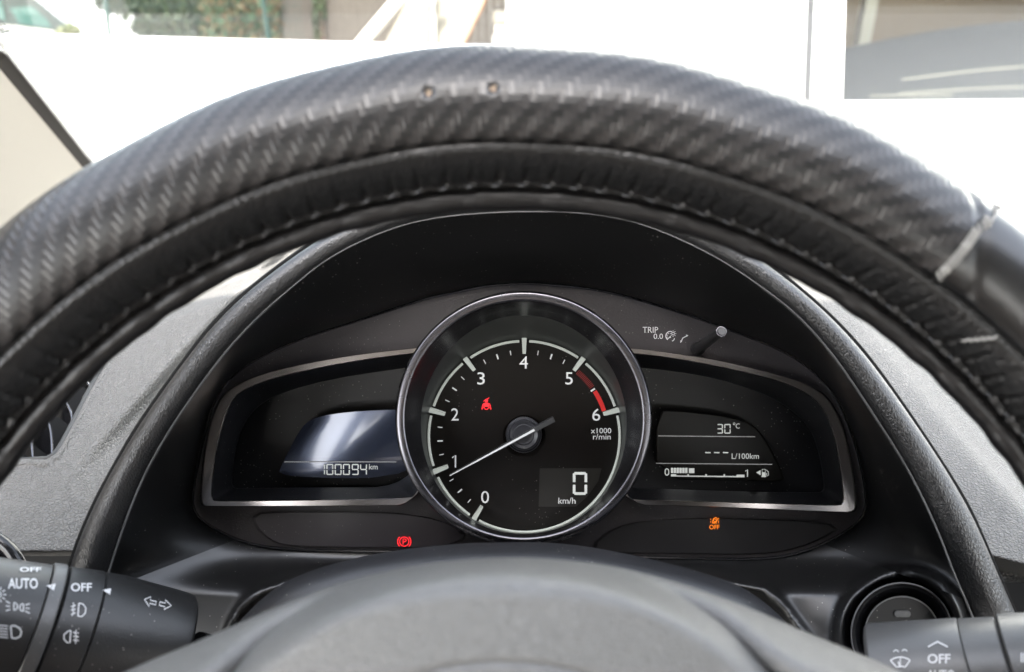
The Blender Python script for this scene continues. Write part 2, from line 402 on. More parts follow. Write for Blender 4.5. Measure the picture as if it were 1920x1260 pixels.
def hood_depth(t, x, y, ang):
    down = sstep(math.sin(ang), .10, .85)
    side = D_PL - .052 * (t ** .8)
    yy = (y - 1040) / 360.0
    bot = D_PL - .032 * sstep(yy, 0, .22) - .004 * sstep(yy, .15, 1)
    d = side * (1 - down) + bot * down
    # corner shoulders where the floor turns into the sides
    # opening round the column
    if y > 1060 and 370 < x < 1580:
        g = y - interp(x, GAPT)
        dx = min(x - 380, 1570 - x)
        d -= .004 * math.exp(-((g + 12) / 14.0) ** 2) * sstep(dx, 0, 60)
        d += .035 * sstep(g, -4, 16)
    d += sstep(y, 1040, 1140) * .13 * (sstep(570 - x, 0, 60) * min(240, max(0, 570 - x))) * (.285 / F)
    d -= .10 * max(0, min(160, y - 1080)) * sstep(620 - x, 0, 120) * (.285 / F)
    # raised seat of the start button
    r = math.hypot(x - BTN[0], y - BTN[1])
    d -= .006 * math.exp(-((r - 114) / 13.0) ** 2) + .004 * math.exp(-(max(0, r - 110) / 60.0) ** 2)
    d += .012 * (1 - sstep(r, 98, 106))
    return d
NA, NT = 640, 130
pr = radial(chaikin(PLATE), CX, CY, NA); lr = radial(chaikin(LINE, 3), CX, CY, NA)
def hoodfn(s, t):
    k = int(round(s * NA)) % NA
    a = 2 * math.pi * k / NA
    x = pr[k][0] * (1 - t) + lr[k][0] * t; y = pr[k][1] * (1 - t) + lr[k][1] * t
    return S(x, y, hood_depth(t, x, y, a))
V, Fc = grid(hoodfn, NA, NT, True)
def _sub(keepf, nm, m_):
    fs = [f for f in Fc if keepf((f[0] % NA))]; us = sorted({i for f in fs for i in f}); mp0 = {o: k for k, o in enumerate(us)}
    mesh(nm, [V[i] for i in us], [tuple(mp0[i] for i in f) for f in fs], m_, dash)
_low = lambda k: math.sin(2 * math.pi * (k + .5) / NA) > .36
_sub(lambda k: not _low(k), 'binnacle_hood', M['visor']); _sub(_low, 'binnacle_floor', M['hood'])
# fine lip round the fascia
lip = MB(); P = [S(x, y, D_PL - .0012) for x, y in radial(chaikin(PLATE), CX, CY, 300)]
lip.tube(P, .0007, 8, closed=True); lip.build('fascia_lip', M['gloss'], dash)
# padded edge roll
A = resample(chaikin(LINE, 3, False), 220); B = resample(chaikin(OUTR, 3, False), 220)
# match by projecting: use nearest point on OUTR for each LINE sample
Bd = resample(chaikin(OUTR, 3, False), 1200)
cen = []; rad = []
for a in A:
    j = np.argmin(((Bd - a) ** 2).sum(1)); b = Bd[j]
    c = (a + b) / 2; cen.append(c); rad.append(np.linalg.norm(a - b) / 2)
rad = np.convolve(np.pad(rad, 6, mode='edge'), np.ones(13) / 13, 'valid')
cen = np.array([np.convolve(np.pad(np.array(cen)[:, k], 3, mode='edge'), np.ones(7) / 7, 'valid') for k in (0, 1)]).T
RD = .272
rb = MB(); rb.tube([S(x, y, RD) for x, y in cen], [r / F * RD * .97 for r in rad], 28)
rb.build('padded_edge', M['roll'], dash)
tb = MB(); tb.tube([S(x, y, RD - .0012) for x, y in A], .00045, 6); tb.build('edge_highlight', mat('painted edge highlight', (.10, .10, .10), .35), dash)  # pale tube paints the highlight along the inner edge of the roll
tb = MB(); tb.tube([S(*(a_ + (b_ - a_) * 1.02), RD + .001) for a_, b_ in zip(A, [Bd[np.argmin(((Bd - a) ** 2).sum(1))] for a in A])], .0011, 6); tb.build('edge_gap', M['void'], dash)  # dark tube drawn in place of the gap at the outer seam

# grey pads
VENT = [(-60, 862), (86, 862), (104, 850), (120, 825), (172, 722), (190, 690), (210, 640), (120, 560), (-120, 640)]
OL = resample(chaikin(OUTR, 3, False)[:], 600)
iL = [i for i in range(600) if OL[i][0] < 960 and 380 < OL[i][1] < 1046]
iR = [i for i in range(600) if OL[i][0] > 960 and 440 < OL[i][1] < 1096]
PL_ = resample(OL[iL], 261); PR_ = resample(OL[iR], 261)
def left_depth(x, y, t):
    up = max(0, (900 - y)) / 500.0
    d = .284 + .10 * max(0, 1046 - y) / 500.0 + .05 * t * up + .030 * up * up * (1 + t) - .03 * t
    # trough wedge
    x0, y0, x1, y1 = 120, 905, 440, 560
    tt = ((x - x0) * (x1 - x0) + (y - y0) * (y1 - y0)) / ((x1 - x0) ** 2 + (y1 - y0) ** 2)
    pd = ((x - x0) * (y1 - y0) - (y - y0) * (x1 - x0)) / math.hypot(x1 - x0, y1 - y0)
    if tt > 0: d += .022 * min(1, tt * 1.4) * (math.tanh((-pd - 6) / 12.0) * .5 + .5) * math.exp(-max(0, (-pd - 40)) / 90.0)
    # upper edge break (dash top beyond)
    ub = (y - (621 + (x - 270) * (540 - 621) / (464 - 270)))
    d += .020 * (1 - sstep(ub, -26, 2))
    return d
def leftfn(s, t):
    a = PL_[int(round(s * 260))]; b = np.array((-420, 1046 + (a[1] - 1046) * .85))
    # s=0 bottom .. 1 top
    x = a[0] + (b[0] - a[0]) * t; y = a[1] + (b[1] - a[1]) * t
    d = left_depth(x, y, t)
    v = sdpoly(x, y, VENT)
    if v < 14: d += .010 * (1 - sstep(v, -8, 0)) - .0015 * math.exp(-((v - 6) / 5.0) ** 2)
    # bottom edge rolls back
    d += .03 * (1 - sstep(s, 0, .012)) 
    return S(x, y, d)
V, Fc = grid(leftfn, 260, 260)
_px = [(960 + F * v[0] / v[1], 630 - F * v[2] / v[1]) for v in V]
_in = [(-160 < x < 260 and 500 < y < 900 and sdpoly(x, y, VENT) < -3) for x, y in _px]
Fc = [f for f in Fc if not all(_in[i] for i in f)]
o = mesh('side_pad', V, Fc, M['pad'], dash); o['label'] = 'grey grained vinyl pad left of the gauges'
def right_depth(x, y, t):
    up = max(0, (950 - y)) / 500.0
    d = .284 + .10 * max(0, 1096 - y) / 500.0 + .06 * t * up + .025 * up * up * (1 + t) - .03 * t
    x0, y0, x1, y1 = 1560, 540, 1900, 930
    pd = ((x - x0) * (y1 - y0) - (y - y0) * (x1 - x0)) / math.hypot(x1 - x0, y1 - y0)   # + above/right of the break
    d += .00022 * max(0, pd) + .004 * (math.tanh(pd / 10.0) * .5 + .5)
    return d
def rightfn(s, t):
    a = PR_[int(round(s * 260))]; b = np.array((2340, 1096 + (a[1] - 1096) * 1.05 - 60 * (1 - s)))
    x = a[0] + (b[0] - a[0]) * t; y = a[1] + (b[1] - a[1]) * t
    low = 1052 + max(0, (x - 1850)) * .25
    d = right_depth(x, y, t)
    if y > low - 14: d += .035 * sstep(y, low - 14, low + 14)
    return S(x, y, d)
V, Fc = grid(rightfn, 260, 200)
o = mesh('side_pad', V, Fc, M['pad'], dash); o['label'] = 'grey grained vinyl pad right of the gauges'
# lower and rear body of the dash, behind everything
b = MB(); b.box((0, .62, -.40), (1.6, .5, .50)); 
V, Fc = grid(lambda s, t: S(-500 + s * 2900, 1030 + t * 700, .345 - .03 * t), 8, 8); b.add(V, Fc)
b.build('lower_panel', M['void'], dash, smooth=False)  # near-black colour stands in for the shadow under the pads
# dash top running to the windscreen (hidden by the wheel from here)
V, Fc = grid(lambda s, t: (-.44 + 1.7 * s, .40 + .42 * t, -.055 + .105 * t + .02 * math.sin(math.pi * t)), 20, 10)
mesh('dash_top', V, Fc, M['pad'], dash)

# air vent in the left pad
vent = thing('air_vent', 'black side air vent with silver edged slats in the left pad', 'air vent', S(60, 862, .27))
b = MB()
vd = lambda x, y: left_depth(x, y, .15)
V, Fc = grid(lambda s, t: S(-140 + s * 330, 560 + t * 310, vd(-140 + s * 330, 560 + t * 310) + .045), 12, 12); b.add(V, Fc); b.build('duct', M['void'], vent, smooth=False)
for k, (p0, p1, p2) in enumerate([((36, 772), (56, 800), (62, 862)), ((78, 768), (96, 800), (98, 858)), ((112, 738), (134, 770), (136, 800)), ((160, 715), (168, 722), (172, 735))]):
    sb = MB(); pts = resample(chaikin([p0, p1, p2], 3, False), 14)
    ed = [S(x, y, vd(x, y) + .004) for x, y in pts]; bk = [S(x - 34, y - 26, vd(x, y) + .028) for x, y in pts]
    n = 14; V = ed + bk + [(q[0] - .0008, q[1], q[2]) for q in ed] + [(q[0] - .0008, q[1], q[2]) for q in bk]
    Fc = [(i, i + 1, n + i + 1, n + i) for i in range(n - 1)] + [(2 * n + i + 1, 2 * n + i, 3 * n + i, 3 * n + i + 1) for i in range(n - 1)]
    sb.add(V, Fc); sl_ = sb.build('slat', M['gloss'], vent)
    eb = MB(); eb.tube(ed, .0006, 8); eb.build('slat_edge', M['chrome'], sl_)
vf = MB(); vf.tube([S(x, y, vd(x, y) - .001) for x, y in resample(chaikin(VENT, 1), 160)], .0011, 8, closed=True); vf.build('vent_frame', mat('dark grey vent frame', (.04, .04, .038), .45), vent)
# round outer vent bezel, lower left corner
rv = thing('round_air_vent', 'glossy black round vent bezel at the lower left edge', 'air vent', S(-40, 1090, .26))
b = MB(); b.tube([S(x, y, .262) for x, y in circ(-62, 1102, 108, 60)], .0022, 16, closed=True); b.build('bezel', M['gloss'], rv)
b = MB(); V, Fc = loft([(circ(-62, 1102, 104, 60), .262), (circ(-62, 1102, 88, 60), .268), (circ(-62, 1102, 80, 60), .285)], cap1=True); b.add(V, Fc); b.build('barrel', M['gloss'], rv, sharp=30)
for k in range(3):
    b = MB(); x = -30 + k * 22; b.tube([S(x, 1030, .268), S(x + 10, 1100, .268)], .0009, 8); b.build('fin', M['chrome'], rv)

# ================================================================== INSTRUMENT CLUSTER
cl = thing('instrument_cluster', 'lit instrument cluster with central rev counter between two chrome framed displays', 'instrument cluster', S(982, 1030, D_PL))
PODL = dict(
 o=[(800, 648), (775, 652), (709, 659), (635, 669), (561, 683), (488, 701), (438, 723), (414, 743), (394, 784), (382, 843), (377, 897), (375, 940), (379, 949), (390, 950), (537, 950), (684, 949), (800, 948)],
 i=[(800, 661), (775, 663), (709, 671), (635, 683), (561, 698), (488, 717), (443, 740), (426, 772), (409, 833), (400, 897), (398, 930), (402, 938), (412, 939), (537, 938), (743, 934), (800, 930)],
 b=[(800, 685), (758, 688), (635, 706), (537, 730), (478, 760), (446, 809), (434, 873), (432, 908), (436, 916), (446, 917), (586, 915), (800, 914)], c=(640, 830))
PODR = dict(
 o=[(1150, 650), (1200, 653), (1256, 661), (1332, 671), (1409, 689), (1485, 709), (1536, 730), (1561, 755), (1581, 796), (1594, 847), (1604, 907), (1608, 950), (1604, 960), (1594, 962), (1434, 955), (1282, 949), (1150, 946)],
 i=[(1150, 661), (1210, 665), (1282, 675), (1383, 695), (1459, 714), (1515, 739), (1546, 770), (1564, 821), (1574, 872), (1580, 930), (1578, 944), (1570, 947), (1434, 943), (1226, 937), (1150, 935)],
 b=[(1150, 684), (1215, 688), (1332, 704), (1424, 732), (1485, 765), (1525, 806), (1541, 862), (1548, 912), (1546, 922), (1536, 925), (1383, 923), (1210, 917), (1150, 916)], c=(1340, 830))
# fascia: one fine sheet cut out where the displays and the dial sink in (the cut edges lie under their frames)
def sd_np(X, Y, P):
    P = np.array(P, float); Q = np.roll(P, -1, 0); d = np.full(X.shape, 1e18); ins = np.zeros(X.shape, bool)
    for (ax, ay), (bx, by) in zip(P, Q):
        ex, ey = bx - ax, by - ay; wx, wy = X - ax, Y - ay
        t = np.clip((wx * ex + wy * ey) / (ex * ex + ey * ey + 1e-12), 0, 1)
        d = np.minimum(d, (wx - ex * t) ** 2 + (wy - ey * t) ** 2)
        c = ((ay > Y) != (by > Y))
        if abs(by - ay) > 1e-9: ins ^= c & (X < ex * (Y - ay) / (by - ay) + ax)
    return np.where(ins, -1, 1) * np.sqrt(d)
st_ = 4.0
gx = np.arange(352, 1640, st_); gy = np.arange(522, 1058, st_)
GX, GY = np.meshgrid(gx, gy); MX, MY = GX[:-1, :-1] + st_ / 2, GY[:-1, :-1] + st_ / 2
keep = (sd_np(MX, MY, chaikin(PLATE)) < 3) & (np.hypot(MX - 981.5, MY - 785) > 231)
for pod in (PODL, PODR): keep &= sd_np(MX, MY, chaikin(pod['o'])) > -4
nx = len(gx); V = [S(x, y, D_PL + .0004) for x, y in zip(GX.ravel(), GY.ravel())]
Fc = [(r * nx + c, r * nx + c + 1, (r + 1) * nx + c + 1, (r + 1) * nx + c) for r, c in zip(*np.nonzero(keep))]
used = sorted({i for f in Fc for i in f}); mp_ = {o: n for n, o in enumerate(used)}
mesh('fascia', [V[i] for i in used], [tuple(mp_[i] for i in f) for f in Fc], M['fascia'], cl, smooth=False)
for pod, nm in ((PODL, 'L'), (PODR, 'R')):
    cx, cy = pod['c']; n = 420
    o_, i_, b_ = (radial(chaikin(pod[k]), cx, cy, n) for k in 'oib')
    for arr, rr_ in ((o_, 233), (i_, 234.5), (b_, 236)):
        dv = arr - (981.5, 785); L_ = np.hypot(dv[:, 0], dv[:, 1]); m_ = L_ < rr_
        arr[m_] = (981.5, 785) + dv[m_] / L_[m_][:, None] * rr_
    mid = o_ * .55 + i_ * .45; mi = o_ * .2 + i_ * .8
    wr = lambda k: o_ * (1 - k) + i_ * k
    V, Fc = loft([(o_, .3225), (o_, .3118)] + [(wr(k), d_) for k, d_ in ((.05, .3107), (.09, .3103), (.13, .3101), (.17, .3101), (.5, .3101), (.83, .3101), (.87, .3101), (.91, .3103), (.95, .3106))] + [(i_, .3114), (i_, .317)])
    fr = mesh('display_frame', V, Fc, M['chrome2'], cl, sharp=35); fr['label'] = 'chrome frame round the %s display' % ('odometer' if nm == 'L' else 'fuel and temperature')
    q = i_ * .93 + b_ * .07
    V, Fc = loft([(i_, .3135), (q, .3150), (i_ * .5 + b_ * .5, .322), (b_, .330), (b_ * .99 + np.array((cx, cy)) * .01, .331), (b_ * .985 + np.array((cx, cy)) * .015, .356)], cap1=True)
    mesh('display_recess', V, Fc, M['recess'], cl, sharp=30)
# glossy lower strip carrying the warning lamps
LWR = [(470, 964), (500, 960), (820, 960), (905, 1028), (540, 1026), (505, 1014), (478, 990)]
V, Fc = loft([(radial(chaikin(LWR), 680, 993, 120), D_PL - .0004), (radial(chaikin(LWR), 680, 993, 120) * .97 + np.array((680, 993)) * .03, D_PL - .0010)], cap1=True)
lw = mesh('warning_lamp_panel', V, Fc, mat('smoked brown panel', (.026, .022, .024), .42, dust=.3), cl, smooth=False); lw['label'] = 'smoked panel with the red lamp'
LWR2 = [(1110, 1015), (1190, 968), (1590, 978), (1560, 1002), (1500, 1028), (1430, 1040), (1250, 1038), (1110, 1036)]
V, Fc = loft([(radial(chaikin(LWR2), 1340, 1005, 120), D_PL - .0004), (radial(chaikin(LWR2), 1340, 1005, 120) * .97 + np.array((1340, 1005)) * .03, D_PL - .0010)], cap1=True)
lw2 = mesh('warning_lamp_panel', V, Fc, mat('smoked black panel', (.010, .009, .0092), .5, spec=.35), cl, smooth=False); lw2['label'] = 'black panel with the orange lamp'
dL = D_PL - .0016
p = P2(); p.arc(758, 1015.5, 8.6, 0, 360, 1.5, 32); p.arc(758, 1015.5, 12.4, -46, 46, 1.6); p.arc(758, 1015.5, 12.4, 134, 226, 1.6)
p.line([(755.8, 1020.8), (755.8, 1010.6), (759.4, 1010.6), (761.4, 1012), (761.4, 1014.2), (759.4, 1015.8), (755.8, 1015.8)], 1.4)
p.build('parking_brake_lamp', M['redl'], lw, dL)
p = P2(); p.text('OFF', (1330, 984, 1349, 992.5), .01)
p.line([(1332.5, 972), (1332.5, 975)], 1.3); p.line([(1332.5, 977), (1332.5, 980)], 1.3); p.line([(1347.5, 971), (1347.5, 974)], 1.3); p.line([(1347.5, 976), (1347, 981)], 1.3)
p.line([(1336, 981), (1336, 977), (1338.5, 972), (1342, 970), (1345.5, 973), (1344, 977), (1340, 981)], 1.5, True); p.arc(1340.5, 975.5, 2.6, 0, 360, 1.2, 12); p.line([(1337, 979), (1344, 981)], 1.3)
p.build('lane_assist_lamp', M['orl'], lw2, dL)
# upper print
dU = D_PL - .0001
p = P2(); p.text('TRIP', (1205, 613, 1234, 624)); p.text('0.0', (1225.5, 625.5, 1243, 635.5))
p.build('trip_print', M['white2'], cl, dU)
p = P2(); p.arc(1257, 630, 8.6, 125, 290, 1.5); p.line([(1250.5, 636), (1256.5, 632)], 1.5); p.disc(1256.5, 632, 1.6, 10); p.arc(1262, 625.5, 2.6, 0, 360, 1.1, 14)
for k in range(8):
    a = R(45 * k); p.line([(1262 + 4.2 * math.cos(a), 625.5 + 4.2 * math.sin(a)), (1262 + 6 * math.cos(a), 625.5 + 6 * math.sin(a))], 1.1)
for a in (160, 195, 230): p.line([(1257 + 5 * math.cos(R(a)), 630 + 5 * math.sin(R(a))), (1257 + 8 * math.cos(R(a)), 630 + 8 * math.sin(R(a)))], 1)
p.arc(1259, 634, 5.5, 0, 80, 1.3); p.line([(1277, 641), (1280, 634), (1289, 629)], 1.7); p.poly([(1275.5, 643), (1275.8, 638), (1279, 640)]); p.poly([(1286, 627.5), (1291, 628.5), (1287.5, 631.5)])
p.build('dimmer_symbol', M['white2'], cl, dU)
# trip knob
kb = MB(); a, b_ = Vector(S(1309, 654, .320)), Vector(S(1352, 622, .288)); ax = (b_ - a)
kb.tube([a, a + ax * .06, a + ax * .10, a + ax * .55, a + ax * .57, a + ax * .97, b_], [.0030, .0028, .0021, .0020, .0019, .0019, .0018], 24)
ko = kb.build('trip_knob', M['hood'], cl)
kc = MB(); kc.tube([b_ - ax * .01, b_ + ax * .012, b_ + ax * .03], [.0018, .0018, .0015], 24); kc.build('knob_cap', mat('knob cap grey', (.022, .022, .024), .3), ko, sharp=30)
kr = MB(); e1 = ax.normalized().cross(Vector((0, 0, 1))).normalized(); e2 = ax.normalized().cross(e1)
kr.tube([b_ + ax * .012 + (e1 * math.cos(t) + e2 * math.sin(t)) * .0019 for t in np.linspace(0, 2 * math.pi, 28, endpoint=False)], .00018, 6, closed=True); kr.build('knob_rim', M['chrome'], ko)
# left screen
dSL = .347
LL = [(519, 896), (530, 868), (539, 852), (555, 818), (572, 794), (590, 784), (615, 778), (641, 774), (688, 770), (800, 766), (800, 896)]
LLc = chaikin(LL, 2); Lr = radial(LLc, 660, 840, 160)
sc_ = (660, 840)
_xs = np.arange(860, 420, -2.0); _sl = np.array([-.05 + .10 * (1 - sstep(x, 600, 735)) + .12 * (1 - sstep(x, 535, 580)) for x in _xs])
_dd = .3440 + np.cumsum(_sl * 2 * .346 / F)
def curve_screen(x, y): return float(np.interp(-(x + .82 * (y - 835)), -_xs, _dd)) + .06 * (y - 835) / F * .346
V = []; Fc = []
rings = []
for k in range(9):
    f_ = 1 - k / 8.5; Q = Lr * f_ + np.array(sc_) * (1 - f_); rings.append((Q, [curve_screen(x, y) for x, y in Q]))
V, Fc = loft([(Lr, [curve_screen(x, y) + .004 for x, y in Lr])] + rings, cap1=True)
sL = mesh('display_screen', V, Fc, M['screenL'], cl, sharp=30); sL['label'] = 'screen with the odometer and a painted blue sky reflection'
dfn = lambda x, y: curve_screen(x, y) - .0004
p = P2()
xs = [596.5, 612, 627.5, 643, 659.5, 675]
for ch, x in zip('100094', xs): p.seg7(ch, x, 870, x + 13, 890.5, 2.1)
p.text('km', (692, 870, 708, 880)); p.build('odometer_reading', M['lcd'], sL, dfn)
p = P2(); p.add(*grid(lambda s, t: (533 + 210 * s, 865.3 + 1.4 * t), 20, 1)); p.build('divider_line', M['lcddim'], sL, dfn)
# right screen
LR = [(1229, 769), (1278, 770), (1341, 777), (1387, 786), (1410, 796), (1424, 808), (1442, 834), (1458, 865), (1470, 893), (1470, 904), (1400, 902), (1229, 898)]
Rr_ = radial(chaikin(LR, 1), 1330, 840, 160)
V, Fc = loft([(Rr_, .351), (Rr_, .3475), (Rr_ * .97 + np.array((1330, 840)) * .03, .347)], cap1=True)
sR = mesh('display_screen', V, Fc, M['screenR'], cl, smooth=False); sR['label'] = 'dark screen with temperature and fuel gauge'
d2 = .3466
p = P2(); p.seg7('3', 1344.5, 795, 1355.5, 813, 2); p.seg7('0', 1358, 795, 1370, 813, 2); p.text('C', (1379.5, 794, 1387, 803.5)); p.arc(1376.5, 794.7, 1.8, 0, 360, 1, 12)
p.build('temperature_reading', M['lcd'], sR, d2)
p = P2(); [p.line([(x, 848.5), (x + 10, 848.8)], 2.2) for x in (1322.3, 1338.8, 1355.5)]; p.text('L/100km', (1372, 850, 1423, 860.5)); p.build('consumption_reading', M['lcd'], sR, d2)
p = P2(); p.poly([(1234, 816.6), (1416, 818.2), (1416, 819.6), (1234, 818)]); p.poly([(1230, 868), (1448, 870), (1448, 871.4), (1230, 869.4)]); p.build('divider_line', M['lcddim'], sR, d2)
p = P2(); p.text('0', (1246, 878, 1255, 892)); p.line([(1397.5, 883.5), (1401.5, 880.5), (1401.5, 894)], 1.8)
for k in range(6): p.rect(1258 + k * 5.3, 877.3, 1262.4 + k * 5.3, 887)
p.rect(1291.7, 878, 1302, 887); p.poly([(1258, 891.5), (1396, 892.8), (1396, 895), (1258, 893.3)]); p.rect(1258, 889, 1268, 891.7); p.rect(1381, 890, 1396, 893)
for x in (1290.3, 1324, 1358): p.rect(x - 1.4, 889, x + 1.4, 892.3)
p.poly([(1418, 886), (1426, 881.5), (1426, 891)])
p.line([(1429, 880), (1435, 880), (1435, 886), (1429, 886)], 1.2, True); p.rect(1428.6, 886, 1435.6, 893.4); p.rect(1427.6, 893, 1436.8, 894.4); p.line([(1436.5, 881), (1440.5, 884.5), (1441, 891), (1439, 892.5), (1437.5, 891), (1437.4, 887)], 1.2)
p.build('fuel_gauge', M['lcd'], sR, d2)

# dial: bezel, can, ring, face
n = 200
bz = circ(981.5, 785, 241, n, 240); bzi = circ(981.5, 786, 223, n, 222)
V, Fc = loft([(circ(981.5, 785, 236, n, 235), .322), (circ(981.5, 785, 240, n, 239), .3022), (circ(981.5, 785, 240.5, n, 239.5), .3010), (circ(981.5, 785, 239, n, 238), .3004), (circ(981.5, 785, 237, n, 236), .3001), (circ(981.5, 785, 235.5, n, 234.5), .3000), (circ(981.5, 786, 227, n, 226), .3000), (circ(981.5, 786, 225.3, n, 224.3), .3001), (circ(981.5, 786, 223.5, n, 222.5), .3004), (bzi, .3012), (bzi, .304)])
mesh('dial_bezel', V, Fc, M['chrome'], cl, sharp=35)
c1 = circ(982, 795, 203, n, 205); c1b = circ(982, 796, 193.5, n, 205)
V, Fc = loft([(bzi, .3030), (circ(981.5, 787, 220, n, 220), .3045), (circ(982, 790, 207, n, 211), .316), (circ(982, 797, 195, n, 207), .3215), (circ(982, 797.5, 193, n, 206), .3225)])
mesh('dial_housing', V, Fc, M['can'], cl, sharp=50)
V, Fc = loft([(circ(982, 797.5, 194, n, 207), .3222), (circ(982.5, 808, 189, n, 194), .330), (circ(983, 818, 182, n, 182), .3385)])
mesh('inner_cone', V, Fc, M['cone'], cl)
DC = (983, 818.5); dD = .3395
V, Fc = loft([(circ(*DC, 184, n), dD - .0008), (circ(*DC, 180, n), dD), (circ(*DC, 40, n), dD), (circ(*DC, 33, n), dD + .0008)], cap1=True)
dial = mesh('dial_face', V, Fc, M['dial'], cl, smooth=False)
def pol(r, k): a = R(-90 + (k - 4) * 37.2); return (DC[0] + r * math.cos(a), DC[1] + r * math.sin(a))
rg = MB()
for k0, k1 in [(0.1, .9), (1.1, 1.92), (2.08, 2.92), (3.08, 3.92), (4.08, 4.92), (5.08, 5.92), (6.08, 9.6)]:
    P = [S(*pol(179, k0 + (k1 - k0) * i / 40), dD - .0022) for i in range(41)]
    rg.tube(P, .00060, 10)
rg.build('dial_ring', M['ring'], dial)
for k in range(7):
    mt_ = MB()
    a_, b_ = np.array(pol(155, k)), np.array(pol(185, k)); t = (b_ - a_) / 30; nn = np.array((-t[1], t[0]))
    Q = [S(*(a_ + nn * 3.0), dD - .0035), S(*(a_ - nn * 3.0), dD - .0035), S(*(b_ - nn * 4.5), dD - .0035), S(*(b_ + nn * 4.5), dD - .0035)]
    mt_.prism(Q, (0, .0032, 0)); mt_.build('major_tick', M['ring'], dial, smooth=False)
p = P2()
for i in range(1, 24):
    if i % 4 == 0 or i in (21, 22, 23): continue
    k = i / 4; w_ = 2.6 if i % 2 == 0 else 1.6; r0 = 153 if i % 2 == 0 else 154.5; r1 = 163
    p.line([pol(r0, k), pol(r1, k)], w_)
p.line([pol(151, 5.5), pol(160, 5.5)], 3); p.build('minor_ticks', M['white'], dial, dD - .0005)
p = P2(); p.line([pol(157, 5.54 + .40 * i / 12) for i in range(13)], 8.2); p.build('red_zone', M['red'], dial, dD - .0005)
p = P2()
for i in range(14): k = 5.07 + .4 * i / 14; p.line([pol(152, k), pol(162, k)], 1.6)
p.build('red_hatching', M['redd'], dial, dD - .0005)
p = P2()
for s_, x, y, wd in [('0', 909.5, 932, 15), ('1', 852.5, 865, 8), ('2', 853, 777, 14), ('3', 902, 709.5, 14), ('4', 982, 679.5, 16), ('5', 1067, 709.5, 14), ('6', 1118, 777.5, 15)]:
    if s_ == '1': p.line([(x - 4.5, y - 6.5), (x + 1.5, y - 11), (x + 1.5, y + 11.5)], 2.7)
    else: p.text(s_, (x - wd / 2, y - 11.5, x + wd / 2, y + 11.5))
p.build('numerals', M['white'], dial, dD - .0005)
p = P2(); p.text('x1000', (1108, 802.5, 1146, 812.5)); p.text('r/min', (1112, 813.5, 1145, 824)); p.build('rev_unit_print', M['white'], dial, dD - .0005)
p = P2(); p.text('km/h', (1047, 933, 1079, 944.5)); p.build('speed_unit_print', M['white'], dial, dD - .0005)
p = P2(); p.poly([(1012, 878), (1128, 878), (1122, 902), (1102, 930), (1080, 950), (1010, 950)]); sb_ = p.build('speed_window', M['box'], dial, dD - .0003)
p = P2(); p.seg7('0', 1074, 885, 1101, 928, 5.0); p.build('speed_reading', M['lcd'], dial, dD - .0006)
p = P2(); p.disc(912, 751.0, 3.0, 14); p.poly([(906.2, 762.5), (907, 757.5), (909.5, 755), (914.5, 755), (917, 757.5), (917.8, 762.5)])
p.line([(903.5, 768), (905, 760), (906.5, 756.5)], 1.4); p.line([(920.6, 768), (919, 760), (917.6, 756.5)], 1.4)
p.line([(903.5, 765.2), (908, 764), (910, 767.5), (914, 767.5), (916, 764), (920.6, 765.2)], 1.5); p.line([(906.5, 752.5), (917.5, 745.5)], 1.2)
p.build('seat_belt_lamp', M['redl'], dial, dD - .0005)
# needle
nb = MB(); tp, tl = np.array((843, 892.)), np.array((1039, 786.)); dn = dD - .0085
t = (tl - tp) / np.linalg.norm(tl - tp); nn = np.array((-t[1], t[0]))
Q = [S(*(tp + nn * .8), dn), S(*(tl - t * 50 + nn * 4.4), dn), S(*(tl + nn * 5), dn), S(*(tl - nn * 5), dn), S(*(tl - t * 50 - nn * 4.4), dn), S(*(tp - nn * .8), dn)]
nb.prism(Q, (0, .0035, 0)); ndl = nb.build('needle', mat('needle body', (.05, .05, .05), .35), cl, smooth=False)
p = P2(); e_ = tl - t * 42; p.poly([tp + nn * .9, tp - nn * .9, e_ - nn * 2.1, e_ + nn * 2.1]); p.build('needle_stripe', M['white'], ndl, dn - .0004)
V, Fc = loft([(circ(982, 815, 34, 64), dD - .001), (circ(982, 815, 33, 64), dD - .0035), (circ(982, 815, 29.5, 64), dD - .004), (circ(982, 815, 28.5, 64), dD - .0066), (circ(982, 815, 26, 64), dD - .0072),
              (circ(982, 815, 20, 64), dD - .0068), (circ(982, 815, 18, 64), dD - .0071), (circ(982, 815, 12, 64), dD - .0068), (circ(982, 815, 3, 64), dD - .0070)], cap1=True)
mesh('needle_hub', V, Fc, mat('hub spun black', (.03, .03, .034), .3), cl, sharp=35)

# ================================================================== START BUTTON
sbn = thing('start_button', 'round black engine start button with small grey indicator right of the column', 'button', S(BTN[0], BTN[1], .29))
V, Fc = loft([(circ(*BTN, 99, 96), .292), (circ(*BTN, 96, 96), .2790), (circ(*BTN, 94, 96), .2784), (circ(*BTN, 91, 96), .2790), (circ(*BTN, 76, 96), .2830), (circ(*BTN, 71, 96), .286)])
mesh('button_ring', V, Fc, M['gloss'], sbn, sharp=50)
V, Fc = loft([(circ(*BTN, 70.5, 96), .289), (circ(*BTN, 70.5, 96), .2815), (circ(*BTN, 68, 96), .2808), (circ(*BTN, 50, 96), .2810), (circ(*BTN, 20, 96), .2811)], cap1=True)
mesh('push_button', V, Fc, mat('button cap black', (.006, .006, .006), .45, spec=.35, dust=.5), sbn, sharp=50)
for rr_, dd_ in ((95, .2785), (69.5, .2808)):
    b = MB(); b.tube([S(x, y, dd_) for x, y in circ(*BTN, rr_, 96)], .00028, 6, closed=True); b.build('ring_highlight', mat('painted ring highlight', (.12, .12, .12), .3), sbn)  # thin pale tubes paint highlights on the ring and cap edges
ind = MB(); P = []
